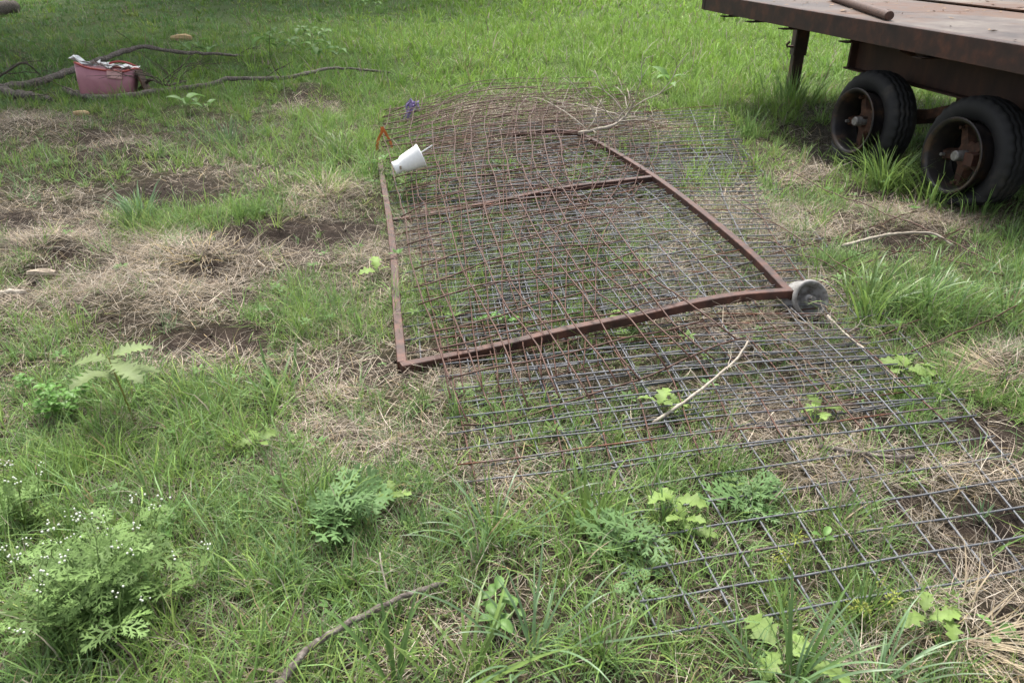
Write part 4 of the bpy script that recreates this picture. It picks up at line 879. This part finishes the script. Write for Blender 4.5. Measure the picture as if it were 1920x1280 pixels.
def tuft(label, px, py, n, L, w_, mat, spread=.02, lean=(.05, .6), curl=(.4, 1.5), seed=0, az=None, group='distinct grass tufts', cat='grass tuft', name='grass_tuft', alt=None, heads=0):
    rr = random.Random(seed); b = at(px, py); th = empty(name, b, label, cat, group)
    protos = {}
    for k in range(5):
        for m_ in {mat, alt or mat}:
            me = blade_obj_mesh(L, w_, rr.uniform(*lean), rr.uniform(*lean) + rr.uniform(*curl), seed=seed * 7 + k); me.materials.append(M[m_]); protos[(k, m_)] = me
    for i in range(n):
        a = rr.uniform(0, 6.283) if az is None else rr.gauss(az, .7); r = abs(rr.gauss(0, spread)); x, y = b.x + math.cos(a) * r, b.y + math.sin(a) * r
        m_ = alt if alt and rr.random() < .3 else mat
        o = bpy.data.objects.new('blade', protos[(rr.randrange(5), m_)]); COL.objects.link(o); o.parent = th
        o.location = Vector((x, y, float(gh(x, y)) - .004)) - b; o.rotation_euler = (rr.gauss(0, .12), rr.gauss(0, .15), a + rr.gauss(0, .35)); s_ = rr.uniform(.5, 1.15); o.scale = (s_, s_ ** .5, s_)
    for i in range(heads):
        a = rr.uniform(0, 6.283); t_ = b + Vector((math.cos(a) * L * .35, math.sin(a) * L * .35, L * rr.uniform(.55, .85)))
        MB().tube([b, b + (t_ - b) * .5 + ZV * L * .08, t_], [.0013, .0011, .0008], n=4).build('seed_stalk', M['blade_y'], th)
        mb = MB()
        for q_ in range(14):
            c0 = t_ + Vector((rr.gauss(0, .006), rr.gauss(0, .006), rr.gauss(0, .005))); mb.tube([c0, c0 + (c0 - t_).normalized() * .009], [.0022, .0004], n=4)
        mb.build('seed_head', M['sedge'], th)
    return th
tuft('long arching grass clump in front of the farther tyre', 1652, 354, 150, .36, .009, 'blade_y', .10, (.1, .7), (.5, 1.7), 1, alt='blade_g')
tuft('long grass clump between the two tyres, nearer the camera', 1748, 388, 120, .33, .009, 'blade_y', .10, (.1, .7), (.5, 1.7), 2, alt='blade_g')
tuft('thin grass tuft right in front of the nearer tyre', 1838, 410, 70, .28, .007, 'blade_g', .10, (.1, .6), (.4, 1.5), 3)
tuft('dark green grass tuft left of the farther tyre', 1402, 255, 40, .26, .010, 'blade_g', .06, (.05, .5), (.3, 1.1), 4)
tuft('upright green grass tuft in the straw left of the gate', 262, 412, 60, .26, .010, 'blade_b', .06, (.05, .8), (.2, .9), 5)
tuft('broad-bladed crabgrass clump in the left foreground', 535, 745, 34, .17, .012, 'blade_g', .07, (.2, 1.0), (.3, .9), 6)
tuft('large bright grass clump right of the roller wheel', 1625, 585, 90, .30, .010, 'blade_y', .10, (.1, .9), (.6, 1.7), 7, alt='blade_g')
tuft('thick grass clump right of the largest one at mid right', 1735, 575, 80, .27, .008, 'blade_g', .12, (.1, .9), (.6, 1.6), 8, alt='blade_b')
tuft('grass clump at the right edge beside the straw mound', 1880, 600, 70, .26, .008, 'blade_g', .10, (.1, .9), (.6, 1.6), 9, alt='blade_y')
tuft('blue-green arching blades in the centre foreground', 925, 1015, 44, .24, .0065, 'blade_b', .05, (.05, .6), (.5, 1.8), 10, alt='blade_y')
tuft('bright yellow-green upright blades in front of the panels', 1105, 995, 34, .23, .0085, 'blade_y', .035, (.05, .5), (.3, 1.2), 11)
tuft('yellowing grass tuft right of the oval-leaf weed', 1045, 1080, 34, .13, .004, 'blade_y', .045, (.1, .9), (.2, 1.0), 12, alt='blade_s')
tuft('long curved blades crossing the bottom centre', 1000, 1225, 30, .29, .0075, 'blade_b', .05, (.2, .8), (.6, 1.6), 13)
tuft('wide grass blades at the bottom edge left of centre', 742, 1290, 12, .23, .0125, 'blade_g', .025, (.05, .4), (.1, .9), 14)
tuft('wide light blades at the bottom edge near the centre', 865, 1290, 24, .24, .010, 'blade_y', .05, (.3, .9), (.5, 1.4), 15)
tuft('tall wide blades at the bottom edge right of centre', 1480, 1292, 24, .28, .009, 'blade_g', .05, (.05, .6), (.4, 1.7), 16, alt='blade_b')
tuft('green sedge clump with yellow seed heads at the lower right', 1610, 1165, 70, .17, .004, 'blade_y', .035, (.0, .4), (.1, .9), 17, alt='blade_g', heads=7, cat='sedge', name='sedge_clump')
tuft('grass tuft beside the nearest bare soil under the grey panel', 1570, 985, 50, .15, .005, 'blade_g', .05, (.05, .7), (.2, 1.1), 18, alt='blade_s')
tuft('blue-green grass tuft growing in a cell of the nearest panel', 1840, 975, 24, .09, .004, 'blade_b', .03, (.05, .8), (.2, .9), 19)
tuft('long blades leaning right at the bottom right corner', 1640, 1290, 34, .24, .006, 'blade_b', .08, (.3, .9), (.6, 1.4), 20)
tuft('small sedge with pale heads among the right foreground grass', 1475, 1075, 14, .13, .003, 'blade_y', .02, (.0, .5), (.2, .9), 21, heads=5, cat='sedge', name='sedge_clump')
tuft('arching dry tan grass clump left of the gate', 610, 368, 130, .28, .0035, 'blade_s', .10, (.3, 1.1), (.5, 1.2), 22, alt='blade_y')
tuft('dry straw clump spilling over the left mound hollow', 385, 478, 130, .17, .0034, 'blade_s', .24, (1.0, 1.45), (.1, .5), 23, alt='blade_o')
tuft('dry straw clump on the leftmost mound', 62, 465, 100, .17, .0034, 'blade_s', .24, (1.0, 1.45), (.1, .5), 24)
tuft('flattened dry straw fan at the lower right corner', 1800, 1195, 90, .20, .004, 'blade_s', .07, (.9, 1.4), (.1, .5), 25, az=-.6)
tuft('dry straw bank at the right edge', 1900, 690, 130, .20, .0032, 'blade_s', .12, (1.0, 1.45), (.05, .4), 26, az=2.9)
tuft('thin grass blades against the large flowering ragweed', 90, 1180, 34, .17, .005, 'blade_g', .08, (.1, .7), (.4, 1.5), 27, alt='blade_y')
tuft('long grass blades left of the flowering ragweed', 20, 1000, 22, .20, .006, 'blade_y', .05, (.05, .5), (.3, 1.2), 28)
tuft('tall grass round the trailer leg', 1480, 192, 150, .34, .009, 'blade_g', .20, (.05, .5), (.2, 1.0), 29)
tuft('grass tuft with dry stems at the far top of the mesh', 870, 132, 60, .34, .010, 'blade_y', .12, (.1, .8), (.4, 1.2), 30, alt='blade_s')
tuft('lush arching tuft at the far right of the mesh pile', 1095, 140, 60, .34, .011, 'blade_y', .12, (.1, .8), (.5, 1.4), 31)
tuft('green grass in the left middle distance above the bare patch', 430, 262, 70, .24, .008, 'blade_b', .14, (.1, .8), (.4, 1.2), 32, alt='blade_g')
tuft('green grass tuft left of the white cup', 640, 300, 80, .26, .008, 'blade_g', .14, (.1, .8), (.4, 1.2), 33, alt='blade_y')
# ---------------------------------------------------------------- tiny ground weeds and soil clods
nw = 900; wx, wy = scatter(nw, 1.0, 5.5); nw = len(wx); dn = greens(wx, wy); kk = RNG.random(nw) < np.clip(dn[0], .1, 1); wx, wy = wx[kk], wy[kk]; nw = len(wx)
nl = 7; i_ = np.repeat(np.arange(nw), nl); m_ = len(i_); az_ = np.tile(np.arange(nl) * 2.4, nw) + RNG.random(nw)[i_] * 6; hh = (.02 + .045 * RNG.random(nw))[i_]; rr_ = RNG.random(m_) * .02
bx, by = wx[i_] + np.cos(az_) * rr_, wy[i_] + np.sin(az_) * rr_; sz = (.6 + .8 * RNG.random(nw))[i_] * (.7 + .5 * RNG.random(m_))
wc_ = np.array([[.10, .20, .05], [.13, .22, .075], [.12, .19, .05]])[RNG.integers(0, 3, nw)][i_] * np.exp(RNG.normal(0, .12, m_))[:, None]
tag(link('ground_weeds', blade_mesh('ground_weeds', [blades(np.stack([bx, by, gh(bx, by) + hh], -1), .022 * sz, az_, np.full(m_, 1.0) + RNG.normal(0, .2, m_), np.full(m_, 1.7) + RNG.normal(0, .2, m_), .013 * sz, wc_, 3)], M['grass'])),
    'tiny round-leaved weeds sprinkled through the grass', 'weeds', kind='stuff')
nc_ = 2600; cx, cy = scatter(nc_, 1.0, 7.0); nc_ = len(cx); ks = RNG.random(nc_) < mask(SOIL, cx, cy, 20) * .9; cl = MB()
for x_, y_ in zip(cx[ks], cy[ks]):
    r_ = .004 + .012 * random.random() ** 2.5; c0 = Vector((x_, y_, float(gh(x_, y_)) + r_ * .3)); q_ = [Vector((random.gauss(0, 1), random.gauss(0, 1), random.gauss(0, .7))).normalized() for _ in range(0)]
    ring_ = [c0 + Vector((math.cos(a) * r_ * random.uniform(.7, 1.2), math.sin(a) * r_ * random.uniform(.7, 1.2), r_ * random.uniform(-.2, .3))) for a in [k * 1.2566 for k in range(5)]]
    cl.add(ring_ + [c0 + ZV * r_ * .75, c0 - ZV * r_ * .7], [(k, (k + 1) % 5, 5) for k in range(5)] + [((k + 1) % 5, k, 6) for k in range(5)])
tag(cl.build('soil_clods', bpy.data.materials['soil'], None, smooth=True), 'small dark clods strewn over the bare soil', 'clods', kind='stuff')
